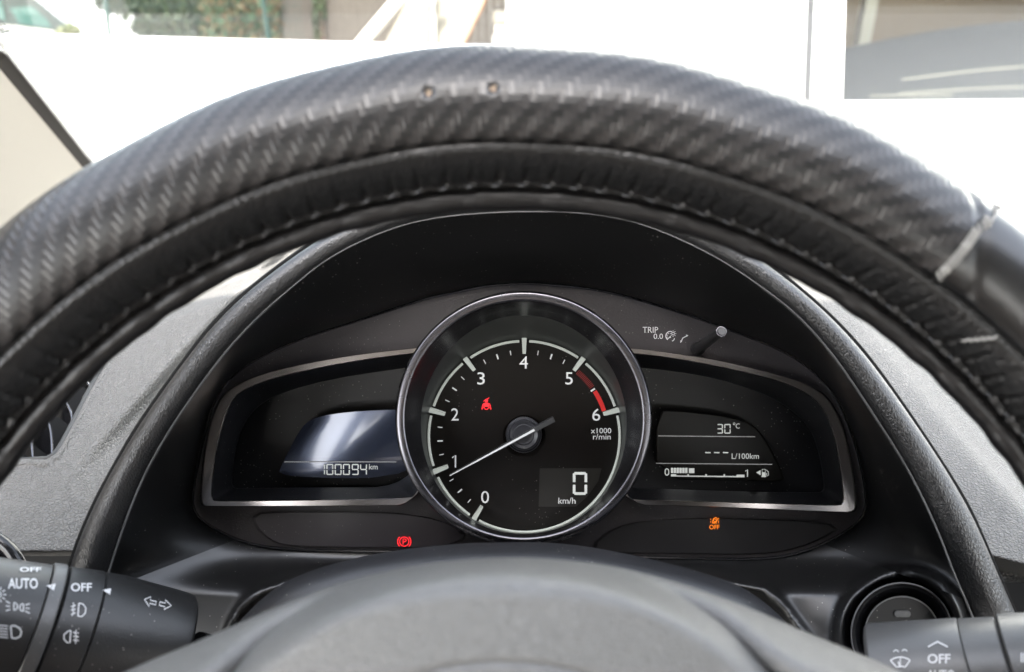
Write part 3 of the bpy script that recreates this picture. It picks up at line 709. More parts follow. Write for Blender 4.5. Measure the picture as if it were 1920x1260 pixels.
for k in range(28):
    a = 2 * math.pi * k / 28; P.append(S(1693 + (9 if math.cos(a) > 0 else -9) + 6 * math.cos(a), 1151.5 + 6 * math.sin(a), .2804))
ind.prism(P, (0, .0016, 0)); ind.build('indicator_lens', mat('knurled grey lens', (.20, .20, .19), .3, bump=('cell', 1800, 1.0)), sbn, smooth=False)

# ================================================================== COLUMN COVER
cc = thing('column_cover', 'dusty black steering column cover arching below the gauges', 'column cover', S(965, 1300, .25))
CT = [(300, 1500), (340, 1390), (385, 1290), (434, 1192), (503, 1119), (566, 1083), (686, 1048), (835, 1028), (960, 1024), (1060, 1026), (1202, 1051), (1363, 1094), (1431, 1134), (1494, 1198), (1550, 1290), (1590, 1390), (1620, 1500)]
ct = resample(chaikin(CT, 3, False), 241)
def ccfn(s, t):
    x, y = ct[int(round(s * 240))]
    q = t * 1.0
    # t 0: behind edge, then crest, then front face
    tx, ty = 960 + (x - 960) * (1 - .75 * max(0, t - .1)), y + (1600 - y) * max(0, (t - .1)) * .8
    d = .285 - .045 * math.sin(min(1, t / .25) * math.pi / 2) if t < .25 else .240 - .03 * (t - .25)
    d += .004 * sstep(t, .12, .2) * (1 - sstep(t, .2, .34))
    return S(tx, ty, d)
V, Fc = grid(ccfn, 240, 60)
sh_ = mesh('shell', V, Fc, M['col'], cc); md = sh_.modifiers.new('thick', 'SOLIDIFY'); md.thickness = .003; md.offset = 0

# ================================================================== STALKS
def smap(p0, d0, p1, d1):            # pixel column -> share of the way along a leaning axis
    A_, B_ = S(*p0, d0), S(*p1, d1)
    return lambda x: (((x - 960) / F) * A_[1] - A_[0]) / ((B_[0] - A_[0]) - ((x - 960) / F) * (B_[1] - A_[1]))
def stalk(name, label, p0, p1, d0, d1, secs):
    dax = (d0 + d1) / 2; dl = lambda s_: d0 + (d1 - d0) * s_
    root = thing(name, label, 'control stalk', S((p0[0] + p1[0]) / 2, (p0[1] + p1[1]) / 2, dax))
    a, b_ = Vector(S(*p0, d0)), Vector(S(*p1, d1)); ax = (b_ - a).normalized(); L0 = (b_ - a).length
    e1 = Vector((0, -1, 0)); e1 = (e1 - ax * e1.dot(ax)).normalized(); e2 = ax.cross(e1)
    for nm, m_, pts in secs:
        V = []; nn_ = 72
        for (s_, r) in pts:
            for k in range(nn_):
                t_ = 2 * math.pi * k / nn_; c = a + ax * (s_ * L0) + (e1 * math.cos(t_) + e2 * math.sin(t_)) * (r / F * dl(s_)); V.append(tuple(c))
        Fc = [(j * nn_ + k, j * nn_ + (k + 1) % nn_, (j + 1) * nn_ + (k + 1) % nn_, (j + 1) * nn_ + k) for j in range(len(pts) - 1) for k in range(nn_)]
        Fc += [tuple(range(nn_)), tuple((len(pts) - 1) * nn_ + k for k in range(nn_))[::-1]]
        mesh(nm, V, Fc, m_, root, sharp=32)
    allp = sorted([q for _, _, pts in secs for q in pts])
    def depth(x, y):     # nearest surface point seen at this pixel
        dirv = Vector(S(x, y, 1.0)); best = dl((x - p0[0]) / (p1[0] - p0[0])) - .012
        for _ in range(8):
            pt = dirv * best; s_ = (pt - a).dot(ax) / L0
            r = interp(s_, allp) / F * dl(s_) + .00025
            # solve |perp(dir*t - a)| = r
            u = dirv - ax * dirv.dot(ax); w_ = a - ax * a.dot(ax)
            A_, B_, C_ = u.dot(u), -2 * u.dot(w_), w_.dot(w_) - r * r
            D_ = B_ * B_ - 4 * A_ * C_
            if D_ < 0: return dax
            best = (-B_ - math.sqrt(D_)) / (2 * A_)
        return best
    return root, depth
# left: axis pixels from (-160,1116) to (400,1225)
p0, p1 = (-160, 1141), (372, 1205)
sx_ = smap(p0, .222, p1, .2636)
secsL = [
 ('switch_ring', M['stalk'], [(sx_(-150), 40), (sx_(-148), 106), (sx_(-142), 110), (sx_(58), 105), (sx_(60), 102)]),
 ('collar', M['stalk2'], [(sx_(61), 106), (sx_(63), 109), (sx_(85), 109), (sx_(88), 107), (sx_(88.5), 96)]),
 ('fog_light_ring', M['stalk'], [(sx_(90.5), 96), (sx_(92), 103), (sx_(95), 106), (sx_(158), 105), (sx_(161), 102)]),
 ('grip', M['stalk'], [(sx_(162), 101), (sx_(164), 103.5), (sx_(200), 102), (sx_(255), 95), (sx_(300), 89), (sx_(330), 84), (sx_(338), 81), (sx_(343), 74), (sx_(346), 60), (sx_(347), 30)]),
]
ls, dpl = stalk('light_stalk', 'black light switch stalk with white headlamp and indicator symbols at lower left', p0, p1, .222, .2636, secsL)
ch = {c.name.split('.')[0]: c for c in ls.children}
p = P2(); p.text('AUTO', (15, 1084, 71, 1104), .02); p.text('OFF', (37, 1063.5, 77, 1072), .02)
# side lamp symbol
p.arc(26, 1137, 7, -90, 90, 2.2, 12); p.line([(26, 1130), (26, 1144)], 2.2); p.arc(44, 1139, 7, 90, 270, 2.2, 12); p.line([(44, 1132), (44, 1146)], 2.2)
for dy in (-7, 0, 7): p.line([(19, 1137 + dy * .8), (11, 1136 + dy * 1.3)], 2.2); p.line([(47.5, 1140 + dy * .8), (56, 1141 + dy * 1.3)], 2.2)
for a in range(5):
    A_ = R(-70 + 35 * a); p.line([(-3 + 9 * math.cos(A_), 1115 + 9 * math.sin(A_)), (-3 + 15 * math.cos(A_), 1115 + 15 * math.sin(A_))], 2.2)
p.arc(-3, 1115, 5, 0, 360, 2.2, 16)
p.line([(20, 1174), (22, 1196)], 3); p.line([(20, 1174), (28, 1173), (37, 1178), (40, 1185), (38, 1193), (30, 1197), (22, 1196)], 3)
for k in range(5): p.line([(15, 1174 + k * 5.4), (-6, 1172 + k * 5.4)], 2.3)
p.build('headlamp_symbols', M['white2'], ch['switch_ring'], dpl)
p = P2(); p.poly([(86.5, 1098), (105, 1094), (101, 1107)]); p.build('pointer_mark', M['white2'], ch['collar'], dpl)
p = P2(); p.text('OFF', (133, 1093, 172, 1109), .02)
p.line([(148, 1131), (146, 1155)], 2.3); p.line([(148, 1131), (155, 1132), (161, 1140), (160, 1149), (154, 1156), (146, 1155)], 2.3)
for k in range(3): p.line([(142, 1135 + k * 7), (133, 1137.5 + k * 7)], 2)
p.line([(137, 1130), (139, 1136), (136, 1142), (138, 1148), (135, 1155)], 1.8)
p.line([(133, 1182), (127, 1184), (120, 1190), (120, 1198), (126, 1205), (131, 1205), (133, 1182)], 2.4)
for k in range(3): p.line([(137, 1186 + k * 7), (148, 1187 + k * 7)], 2)
p.line([(143, 1181), (141, 1188), (144, 1194), (141, 1200), (142, 1207)], 1.8)
p.build('fog_lamp_symbols', M['white2'], ch['fog_light_ring'], dpl)
p = P2(); p.poly([(192, 1106), (208.5, 1103), (206.5, 1115)])
p.line([(271, 1124), (283, 1119), (282, 1125.5), (293, 1128), (292, 1134), (281, 1131), (279.5, 1137)], 2, True)
p.line([(321, 1135.5), (310, 1125), (310.5, 1131), (300, 1128.5), (299, 1135), (309, 1137.5), (307.5, 1143)], 2, True)
p.build('indicator_arrows', M['white2'], ch['grip'], dpl)
gp = MB(); gp.tube([S(366, 1217, .262), S(470, 1250, .28), S(620, 1300, .30)], .006, 16); gp.build('stem', M['void'], ls)

q0, q1 = (1600, 1272), (2120, 1240)
sy_ = smap(q0, .250, q1, .2139)
secsR = [
 ('grip', M['stalk2'], [(sy_(1645), 30), (sy_(1646), 84), (sy_(1648), 90), (sy_(1654), 94), (sy_(1820), 94), (sy_(1824), 92)]),
 ('collar', M['stalk2'], [(sy_(1825), 91), (sy_(1827), 93), (sy_(1892), 92), (sy_(1896), 89), (sy_(1897), 80)]),
 ('wash_ring', M['stalk2'], [(sy_(1898), 80), (sy_(1899), 93), (sy_(1903), 97), (sy_(2050), 95), (sy_(2060), 80)]),
]
ws, dpr = stalk('wiper_stalk', 'black wiper stalk with light painted in, marked OFF in front of the round button', q0, q1, .250, .2139, secsR)
ch = {c.name.split('.')[0]: c for c in ws.children}
p = P2(); p.text('OFF', (1739, 1226, 1782, 1244), .02); p.line([(1740, 1213), (1758, 1203), (1777, 1213)], 3); p.text('AUTO', (1738, 1256, 1790, 1275), .02)
p.arc(1688, 1262, 30, -128, -52, 2.4, 14); p.arc(1689, 1262, 13, -125, -55, 2.4, 8); p.line([(1669.5, 1238), (1681, 1251)], 2.4); p.line([(1706.5, 1238), (1697, 1251)], 2.4); p.line([(1688, 1252), (1684, 1240)], 2)
p.arc(1680, 1224, 5, -160, -20, 2.0, 8); p.arc(1696, 1223, 5, -160, -20, 2.0, 8); p.line([(1688, 1232), (1688, 1250)], 1.6)
p.build('wiper_symbols', M['white2'], ch['grip'], dpr)
p = P2(); p.text('INT', (1914, 1224, 1945, 1242), .02); p.build('interval_print', M['white2'], ch['wash_ring'], dpr)
gp = MB(); gp.tube([S(1630, 1271, .249), S(1560, 1290, .27), S(1400, 1310, .30)], .006, 16); gp.build('stem', M['void'], ws)

# ================================================================== STEERING WHEEL
WC = Vector((0, .1843, -.1223)); TAU = .030; RW = .178; RT = .018
sw = thing('steering_wheel', 'black steering wheel in a carbon weave cover with stitched leather inner band', 'steering wheel', tuple(WC))
def wp(phi, th, r, Rr=RW, back=0):
    rd = Vector((math.cos(phi), math.sin(phi) * math.sin(TAU), math.sin(phi) * math.cos(TAU)))
    nn = Vector((0, -math.cos(TAU), math.sin(TAU)))
    return WC + rd * (Rr + r * math.cos(th)) + nn * (r * math.sin(th) - back)
def ang_of(px, py):     # ring angle whose facing surface is seen at this pixel
    best = None
    for i in range(400):
        ph = R(10 + 160 * i / 399)
        for j in range(60):
            th = R(10 + 185 * j / 59); q = wp(ph, th, RT); e = (960 + F * q.x / q.y - px) ** 2 + (630 - F * q.z / q.y - py) ** 2
            if best is None or e < best[0]: best = (e, ph, th)
    return best[1], best[2]
PH_SEAM, TH_S0 = ang_of(1815, 455)
def sector(name, m_, ph0, ph1, th0, th1, n1, n2, rf):
    V = []; U = []; Fc = []
    for i in range(n1 + 1):
        ph = ph0 + (ph1 - ph0) * i / n1
        for j in range(n2 + 1):
            th = th0 + (th1 - th0) * j / n2
            V.append(wp(ph, th, rf(ph, th))); U.append((ph * RW, th * RT))
    for i in range(n1):
        for j in range(n2): a = i * (n2 + 1) + j; Fc.append((a, a + 1, a + n2 + 2, a + n2 + 1))
    return mesh(name, V, Fc, m_, sw, uv=U)
TSEAM = R(126)
def rcar(ph, th):
    e = RT
    e -= .0011 * math.exp(-((th - TSEAM) / .045) ** 2)
    e -= .0005 * math.exp(-((ph - (PH_SEAM - .05 * (th - 1.2))) * RW / .0016) ** 2)
    e += .00025 * math.sin(ph * 23 + 1) * math.sin(th * 2)
    for a, b_ in PITS:
        e -= .0012 * math.exp(-(((ph - a) * RW) ** 2 + ((th - b_) * RT) ** 2) / .0009 ** 2)
    return e
PITS = [ang_of(800, 176), ang_of(928, 165)]
PH0 = PH_SEAM
sector('carbon_cover', M['carbon'], PH0, math.pi * 1.22, R(-60), TSEAM, 900, 110, rcar)
# plain leather section right of the seam, round the lower wheel
sector('grip_leather', mat('grip leather plain', (.004, .004, .004), .28, spec=.6, bump=('noise', 1200, .08)), -math.pi * .78, PH0, R(-60), TSEAM, 500, 60, rcar)
STITCH = R(165); NS = 152
def rband(ph, th):
    e = RT
    e -= .0011 * math.exp(-((th - TSEAM) / .045) ** 2)
    u = (ph / (2 * math.pi) * NS) % 1.0
    near = math.exp(-((th - STITCH) / .29) ** 2)
    skew = (u - .5) - .25 * (th - STITCH)
    skew = (skew + .5) % 1.0 - .5
    e -= .0009 * near * math.exp(-(skew / .10) ** 2)
    e += .0003 * near * math.exp(-((skew - .28) / .16) ** 2)
    e -= .0016 * math.exp(-((th - STITCH - .12) / .07) ** 2)
    return e
sector('inner_band', M['band'], 0, 2 * math.pi, TSEAM, R(232), 1800, 60, rband)
sector('rear_cover', M['band'], 0, 2 * math.pi, R(230), R(302), 300, 16, lambda p_, t_: RT)
st = MB()
for i in range(NS):
    ph = 2 * math.pi * (i + .62) / NS
    a = wp(ph - .010, STITCH + .02, RT + .0002); m1 = wp(ph, STITCH + .05, RT + .0006); b_ = wp(ph + .010, STITCH + .10, RT - .0002)
    st.tube([a, m1, b_], [.0003, .00045, .0003], 6)
st.build('band_stitching', M['thread2'], sw)
# cross seams in grey thread
cs = MB()
pts = [ang_of(1873 - (1873 - 1757) * k / 12, 386 + (522 - 386) * k / 12) for k in range(13)]
for k in range(12):
    (a0, t0), (a1, t1) = pts[k], pts[k + 1]
    for q in (0, .5):
        x0 = a0 + (a1 - a0) * q; y0 = t0 + (t1 - t0) * q; x1 = a0 + (a1 - a0) * (q + .5); y1 = t0 + (t1 - t0) * (q + .5)
        cs.tube([wp(x0 + .006, y0, RT + .0001), wp((x0 + x1) / 2, (y0 + y1) / 2, RT + .0005), wp(x1 - .006, y1, RT + .0000)], .00034, 6)
a0, t0 = ang_of(1806, 640); a1, t1 = ang_of(1872, 632)
for q in range(5):
    k0, k1 = q / 5, (q + .9) / 5
    cs.tube([wp(a0 + (a1 - a0) * k0, t0 + (t1 - t0) * k0, RT + .0001), wp(a0 + (a1 - a0) * (k0 + k1) / 2, t0 + (t1 - t0) * (k0 + k1) / 2 + .02, RT + .0004), wp(a0 + (a1 - a0) * k1, t0 + (t1 - t0) * k1 - .03, RT + .0000)], .0003, 6)
cs.build('seam_stitching', M['thread'], sw)
wk = MB()
for a, b_ in PITS:
    V = [wp(a, b_, RT - .0009)]; k_ = 14
    for k in range(k_):
        g = 2 * math.pi * k / k_; rr = .0009 * (1 + .35 * math.sin(3 * g + a * 9))
        V.append(wp(a + rr * math.cos(g) / RW, b_ + rr * math.sin(g) / RT, RT - .00035))
    wk.add(V, [(0, 1 + k, 1 + (k + 1) % k_) for k in range(k_)])
wk.build('worn_spots', M['tan'], sw)
# thin inner roll behind the cover
ir = MB(); P = []; rr = []
for i in range(600):
    ph = 2 * math.pi * i / 600; P.append(wp(ph, 0, 0, RW - .0202, .001)); rr.append(.0029 + .00015 * math.sin(ph * 60) + .00012 * math.sin(ph * 97 + 1))
ir.tube(P, rr, 20, closed=True); ir.build('inner_roll', M['innerroll'], sw)
ir = MB(); ir.tube([wp(2 * math.pi * i / 300, 0, 0, RW - .008, .005) for i in range(300)], .0095, 20, closed=True); ir.build('rim_core', M['innerroll'], sw)
# hub, pad and spokes
HT = [(-400, 1560), (-150, 1440), (120, 1330), (271, 1260), (357, 1225), (437, 1191), (520, 1154), (600, 1122), (690, 1094), (780, 1075), (870, 1064), (960, 1060), (1050, 1064), (1140, 1075), (1230, 1096), (1330, 1128), (1430, 1167), (1511, 1203), (1563, 1223), (1640, 1255), (1800, 1330), (2050, 1440), (2300, 1560)]
ht = resample(chaikin(HT, 3, False), 321)
def hubfn(s, t):
    x, y = ht[int(round(s * 320))]
    g = t ** 1.6
    xx = x + (960 - x) * .55 * g; yy = y + (2150 - y) * g
    e = (yy - y)
    d = .178 - .016 * math.sqrt(1 - (1 - min(1, e / 60.0)) ** 2)
    r = math.hypot(xx - 942, (yy - 1752))
    q = 1 - sstep(r, 655, 690)
    d -= .007 * q
    d += .0065 * math.exp(-((r - 703) / 17.0) ** 2)
    d -= .006 * q * (1 - min(1, r / 675.0) ** 2)
    r2 = math.hypot(xx - 942, yy - 1778)
    d += .0016 * math.exp(-((r2 - 541) / 6.0) ** 2)
    # spoke shoulders
    d -= .004 * (1 - q) * sstep(abs(xx - 942), 150, 520) * sstep(e, 15, 60)
    return S(xx, yy, d)
V, Fc = grid(hubfn, 320, 220)
hc_ = mesh('hub_cover', V, Fc, M['hub'], sw); md = hc_.modifiers.new('thick', 'SOLIDIFY'); md.thickness = .004; md.offset = 0
hb = MB(); hb.tube([tuple(WC + Vector((0, .07, -.01))), tuple(WC + Vector((0, .01, 0)))], [.03, .03], 40); hb.build('hub_boss', M['void'], sw)

# ================================================================== PILLAR, WINDSCREEN, CABIN
def Wm(name, V, Fc, m_, parent=None, smooth=False, **k): return mesh(name, V, Fc, m_, parent, smooth, **k)
def unW(px, py, x):      # world point on the plane X = x seen at this pixel
    a = W(S(px, py, 1.0)); k = x / a[0]; return Vector((x, a[1] * k, CAMZ + (a[2] - CAMZ) * k))
pb = unW(155, 315, -.500); pt = unW(-10, 118, -.425)      # trim edge bottom / top
dirp = (pt - pb)
pil = wthing('pillar_trim', 'cream textured windscreen pillar trim at the left', 'pillar trim', tuple(pb))
path = [pb - dirp * 1.0, pb, pt, pt + dirp * .8 + Vector((-.03, 0, 0)), Vector((-.52, -.05, 1.40))]
def pilfn(s, t):
    q = s * (len(path) - 1); i = min(len(path) - 2, int(q)); c = path[i].lerp(path[i + 1], q - i)
    return tuple(c + Vector((-.13 * math.sin(t * math.pi / 2), -.30 * t, -.27 * t + .018 * math.sin(t * math.pi))))
V, Fc = grid(pilfn, 40, 14); Wm('trim_shell', V, Fc, M['pillar'], pil, True)
ws_ = wthing('windscreen', 'clear windscreen with dotted black border and brown seal', 'windscreen', tuple(pb))
# seal strip between trim and glass
off1 = unW(163, 303, -.505) - pb
V = []
for c in path: V += [tuple(c + Vector((-.012, -.004, -.008))), tuple(c + Vector((.0, .019, .004)))]
Wm('seal', V, [(2 * i, 2 * i + 2, 2 * i + 3, 2 * i + 1) for i in range(len(path) - 1)], M['seal'], ws_)
# glass: bottom edge / top edge
GB = [Vector((-.52, .90, .962)), Vector((1.30, .90, .962))]
e0, e1_ = path[1] + Vector((0, .019, .004)), path[2] + Vector((0, .019, .004))
gd = (e1_ - e0)
g0 = e0 - gd * 1.2; g3 = e0 + gd * 2.6
nrm = gd.cross(Vector((1, 0, 0))).normalized()
rt = Vector((1.75, 0, 0))
V = [tuple(g0 + Vector((-.03, 0, 0))), tuple(g3 + Vector((-.1, 0, 0))), tuple(g3 + Vector((1.2, 0, 0))), tuple(g0 + rt)]
gl_ = Wm('glass_pane', V, [(0, 1, 2, 3)], M['clear'], ws_)
fr_ = MB(); wd = Vector((1, 0, 0))
inn = (wd - gd.normalized() * wd.dot(gd.normalized())).normalized(); al = gd.normalized()
for row, rr_ in enumerate([.0020, .0019, .0017, .0015, .0012, .0009]):
    for i in range(330):
        c = e0 - gd * .35 + al * (.0038 * (i + .5 * (row % 2))) + inn * (.0008 + row * .0031) - nrm * .0004
        if (c - e0).dot(al) > gd.length * 1.5: break
        fr_.add([tuple(c + (al * math.cos(k * math.pi / 4) + inn * math.sin(k * math.pi / 4)) * rr_) for k in range(8)], [tuple(range(8))])
fr_.build('dot_border', M['frit'], ws_, smooth=False)

# cabin shell out of frame: it shades the wheel and gives the reflections their dark parts
rf = wthing('roof_lining', 'pale fabric roof lining above the driver', 'roof lining', (0.3, -.5, 1.42))
b = MB(); b.box((.34, -.98, 1.44), (1.80, 1.80, .03)); b.build('lining', M['liner'], rf, smooth=False)
dr = wthing('door_sill', 'charcoal sill below the open driver doorway', 'door sill', (-.58, -.2, .4))
b = MB(); b.box((-.58, -.25, .44), (.06, 1.5, .16)); b.build('sill_trim', M['cabin'], dr, smooth=False)
b = MB(); b.box((-.56, -1.34, .95), (.06, .10, .95)); b.build('door_pillar', M['liner'], dr, smooth=False)
pd = wthing('passenger_door', 'charcoal passenger door panel on the far side', 'door', (1.16, -.2, .5))
b = MB(); b.box((1.18, -.25, .66), (.06, 1.5, .50)); b.box((1.18, -1.22, 1.15), (.05, .12, .55)); b.build('door_card', M['cabin'], pd, smooth=False)
se = wthing('driver_seat', 'tan driver seat behind the viewpoint', 'seat', (0, -.5, .4))
b = MB(); b.box((0, -.45, .55), (.5, .5, .16)); b.box((0, -.62, .88), (.42, .14, .60)); b.build('cushion', M['tanseat'], se, smooth=False)
b = MB(); b.box((0, -.62, 1.27), (.26, .10, .17)); b.build('headrest', M['tanseat'], se, smooth=False)
bk = wthing('rear_bench', 'tan rear bench across the cabin', 'seat', (.3, -1.4, .4))
b = MB(); b.box((.3, -1.5, .80), (1.7, .2, .75)); b.build('backrest', M['tanseat'], bk, smooth=False)
fl = MB(); fl.box((.3, -.3, .30), (1.8, 2.6, .04)); o = fl.build('cabin_floor', M['cabin'], None, smooth=False); tag(o, kind='structure')

# ================================================================== OUTSIDE
g = MB(); g.add([(-80, -60, 0), (80, -60, 0), (80, 120, 0), (-80, 120, 0)], [(0, 1, 2, 3)]); o = g.build('ground', M['ground'], None, smooth=False); tag(o, kind='structure')
# parapet wall
YP = 4.6
a, b_ = wpt(-60, 66, YP), wpt(700, 86, YP * .96)
pw = wthing('parapet_wall', 'low sunlit white wall crossing below the fence and hedge', 'wall', (a[0], a[1], 0))
ex = Vector(b_) - Vector(a); a2 = Vector(a) - ex * .8; b2 = Vector(b_) + ex * .35
mb = MB(); poly = [(a2.x, a2.y, 0), (b2.x, b2.y, 0), (b2.x, b2.y, b2.z - .03), (a2.x, a2.y, a2.z - .03)]
mb.prism(poly, (0, .2, 0)); mb.build('wall_body', M['wall'], pw, smooth=False)
mb = MB(); mb.prism([(a2.x, a2.y - .02, a2.z - .03), (b2.x, b2.y - .02, b2.z - .03), (b2.x, b2.y - .02, b2.z), (a2.x, a2.y - .02, a2.z)], (0, .24, 0)); mb.build('coping', M['wall'], pw, smooth=False)
# white building
YB = 3.6
bl = wthing('white_building', 'sunlit white building with one large window at the right', 'building', (1, YB, 0))
def bp_(px, py, y0=YB):         # wall plane recedes a little to the right
    a = Vector(W(S(px, py, 1.0))) - Vector((0, 0, CAMZ)); k = y0 / (a.y - .06 * a.x); return Vector((a.x * k, a.y * k, CAMZ + a.z * k))
c0 = bp_(965, 60); c1 = bp_(1575, 204); c2 = bp_(1920, 193)
wdir = Vector((1, .06, 0)).normalized(); wn = Vector((-.06, 1, 0)).normalized()
x0 = c0.dot(wdir); xw = c1.dot(wdir); org = c0 - wdir * x0; org.z = 0
def wq(u, z, off=0): return tuple(org + wdir * u + wn * off + Vector((0, 0, z)))
zs = c1.z; xe = xw + 2.3; zt = zs + 1.5
_t = bp_(1581, 0); lean = (_t.dot(wdir) - xw) / (_t.z - zs)      # the jamb leans a little
xt_ = xw + lean * 1.5
mb = MB()
mb.prism([wq(x0, zs), wq(xw, zs), wq(xt_, zt), wq(x0, zt)], tuple(wn * .25))
for (u0, u1, z0, z1) in [(x0, xe, 0, zs), (x0, xe, zt, 3.4), (xe, xe + 4, 0, 3.4)]:
    mb.prism([wq(u0, z0), wq(u1, z0), wq(u1, z1), wq(u0, z1)], tuple(wn * .25))
mb.prism([wq(x0, 0, .25), wq(x0 + .2, 0, .25), wq(x0 + .2, 3.4, .25), wq(x0, 3.4, .25)], tuple(wn * .4)); mb.build('wall', M['wall'], bl, smooth=False)
_a, _b = bp_(1520, 0), bp_(1513, 180); ja, jb = _a.dot(wdir), _b.dot(wdir); js = (ja - jb) / (_a.z - _b.z); jf = lambda z: jb + js * (z - _b.z)
mb = MB(); mb.prism([wq(jf(0) - .02, 0, -.006), wq(jf(0) + .02, 0, -.006), wq(jf(3.4) + .02, 3.4, -.006), wq(jf(3.4) - .02, 3.4, -.006)], tuple(wn * .02)); mb.build('joint_strip', M['grout'], bl, smooth=False)
mb = MB(); 
mb.prism([wq(xw - .02, zs - .02, -.02), wq(xw, zs - .02, -.02), wq(xt_, zt, -.02), wq(xt_ - .02, zt, -.02)], tuple(wn * .06))
mb.prism([wq(xw, zs - .03, -.02), wq(xe, zs - .03, -.02), wq(xe, zs, -.02), wq(xw, zs, -.02)], tuple(wn * .06))
wf = mb.build('window', M['wall'], bl, smooth=False)
Wm('pane', [wq(xw, zs, .03), wq(xe, zs, .03), wq(xe, zt, .03), wq(xt_, zt, .03)], [(0, 1, 2, 3)], M['clear'], wf)
# made-up room behind the pane, standing in for its reflections
rm = MB(); rm.prism([wq(xw - .3, 0, 2.2), wq(xe + .5, 0, 2.2), wq(xe + .5, 2.6, 2.2), wq(xw - .3, 2.6, 2.2)], tuple(wn * .1)); rm.prism([wq(xw - .3, 2.5, .26), wq(xe + .5, 2.5, .26), wq(xe + .5, 2.5, 2.3), wq(xw - .3, 2.5, 2.3)], (0, 0, .1))
rm.prism([wq(xw - .3, 0, .26), wq(xw - .3, 2.6, .26), wq(xw - .3, 2.6, 2.3), wq(xw - .3, 0, 2.3)], tuple(wdir * -.1))
rm.prism([wq(xe + .5, 0, .26), wq(xe + .5, 2.6, .26), wq(xe + .5, 2.6, 2.3), wq(xe + .5, 0, 2.3)], tuple(wdir * .1))
rm.build('reflected_wall', M['room'], bl, smooth=False)  # tan colour stands for a wall mirrored in the pane
rm = MB(); rm.prism([wq(xw - .3, .02, .26), wq(xe + .5, .02, .26), wq(xe + .5, .02, 2.3), wq(xw - .3, .02, 2.3)], (0, 0, .03)); rm.build('backdrop_floor', M['cabin'], bl, smooth=False)
ic = wthing('reflected_car_shape', 'grey blue shape standing for a car reflected in the large window', 'car', wq(xw + .9, 0, 1.0))  # made-up hull in place of a mirrored car
def carfn(s, t):
    u = xw + .02 + 2.2 * s; h = zs + .0 + (.10 + .26 * math.sin(min(1, s * 1.1) * math.pi * .55)) * math.sin(t * math.pi / 2) - .35 * (1 - t)
    return wq(u, h, .35 + .7 * t + .0 * s)
V, Fc = grid(carfn, 30, 12); Wm('body', V, Fc, M['mirrored_car'], ic, True)
rm = MB(); rm.prism([wq(xw + .85, 0, 1.6), wq(xw + .93, 0, 1.6), wq(xw + .93, 2.5, 1.6), wq(xw + .85, 2.5, 1.6)], tuple(wn * .08)); rm.build('reflected_band', M['cream'], bl, smooth=False)  # pale bar made up for a vertical light band in the pane
bx_ = MB(); bx_.prism([wq(xw + .28, zs + .16, 1.5), wq(xw + .42, zs + .16, 1.5), wq(xw + .42, zs + .27, 1.5), wq(xw + .28, zs + .27, 1.5)], tuple(wn * .1))
tag(bx_.build('reflection_block', M['cream'], None, smooth=False), 'small pale carton standing for a reflection in the large window', 'box')  # pale block made up for a bright spot in the pane
for k, (h0, h1, u0, u1, o_) in enumerate([(.10, .17, .45, 1.4, .30), (.03, .06, .45, 1.2, .30), (.02, .02, .3, .75, .31)]):
    mb = MB(); mb.tube([wq(xw + u0 + (u1 - u0) * i / 10, zs + h0 + (h1 - h0) * math.sin(i / 10 * math.pi / 2), o_) for i in range(11)], .002, 8); mb.build('reflection_streak', M['cream'], ic)  # pale tubes paint the streaks of light mirrored in the pane
# stair in front of the board fence
stt = wthing('outside_stair', 'white steel stair rails and cream side sheet beside the white building', 'stair', tuple(wpt(760, 200, 5.2)))
def bar(p, q, wpx, Y, m_, nm, th=.04):
    A_, B_ = Vector(wpt(*p, Y)), Vector(wpt(*q, Y)); mb = MB(); mb.tube([A_, B_ + (B_ - A_) * .8], wpx * Y / 1250 / 2, 12); mb.build(nm, m_, stt)
bar((770, -26), (640, 127), 21, 5.0, M['rail'], 'handrail')
bar((824, -26), (700, 118), 11, 5.1, M['rail'], 'handrail')
bar((813, -30), (813, 110), 8, 5.2, M['steel'], 'rail_post')
mb = MB(); mb.prism([wpt(818, -40, 5.3), wpt(925, -40, 5.3), wpt(905, 12, 5.3), wpt(868, 85, 5.3), wpt(850, 140, 5.3), wpt(818, 140, 5.3)], (0, .03, 0)); mb.build('side_sheet', M['cream'], stt, smooth=False)
mb = MB(); mb.prism([wpt(765, 0, 5.4), wpt(806, -10, 5.4), wpt(806, 140, 5.4), wpt(718, 140, 5.4), wpt(722, 80, 5.4)], (0, .03, 0)); mb.build('side_sheet', M['cream'], stt, smooth=False)
mb = MB(); mb.tube([wpt(926, -40, 5.28), wpt(905, 12, 5.28), wpt(868, 88, 5.28)], .009, 8); mb.build('rusty_edge', M['rust'], stt)
mb = MB(); mb.tube([wpt(808, -40, 5.35), wpt(808, 140, 5.35)], .010, 8); mb.build('dark_post', M['grout'], stt)
# stacked pale crates between the stair and the building
for (x0_, y0_, x1_, y1_, lb) in [(925, 22, 985, 44, 'grey upper unit beside the building corner'), (928, 48, 985, 66, 'white middle unit beside the building corner'), (925, 70, 985, 120, 'pale lower unit beside the building corner')]:
    A_, B_ = wpt(x0_, y1_, 5.8), wpt(x1_, y0_, 5.8)
    mb = MB(); mb.box(((A_[0] + B_[0]) / 2, 6.0, (A_[2] + B_[2]) / 2), (B_[0] - A_[0], .4, B_[2] - A_[2]))
    o = mb.build('utility_box', M['cream'] if y0_ < 40 else M['steel'], None, smooth=False); tag(o, lb, 'box', 'boxes by the building corner')
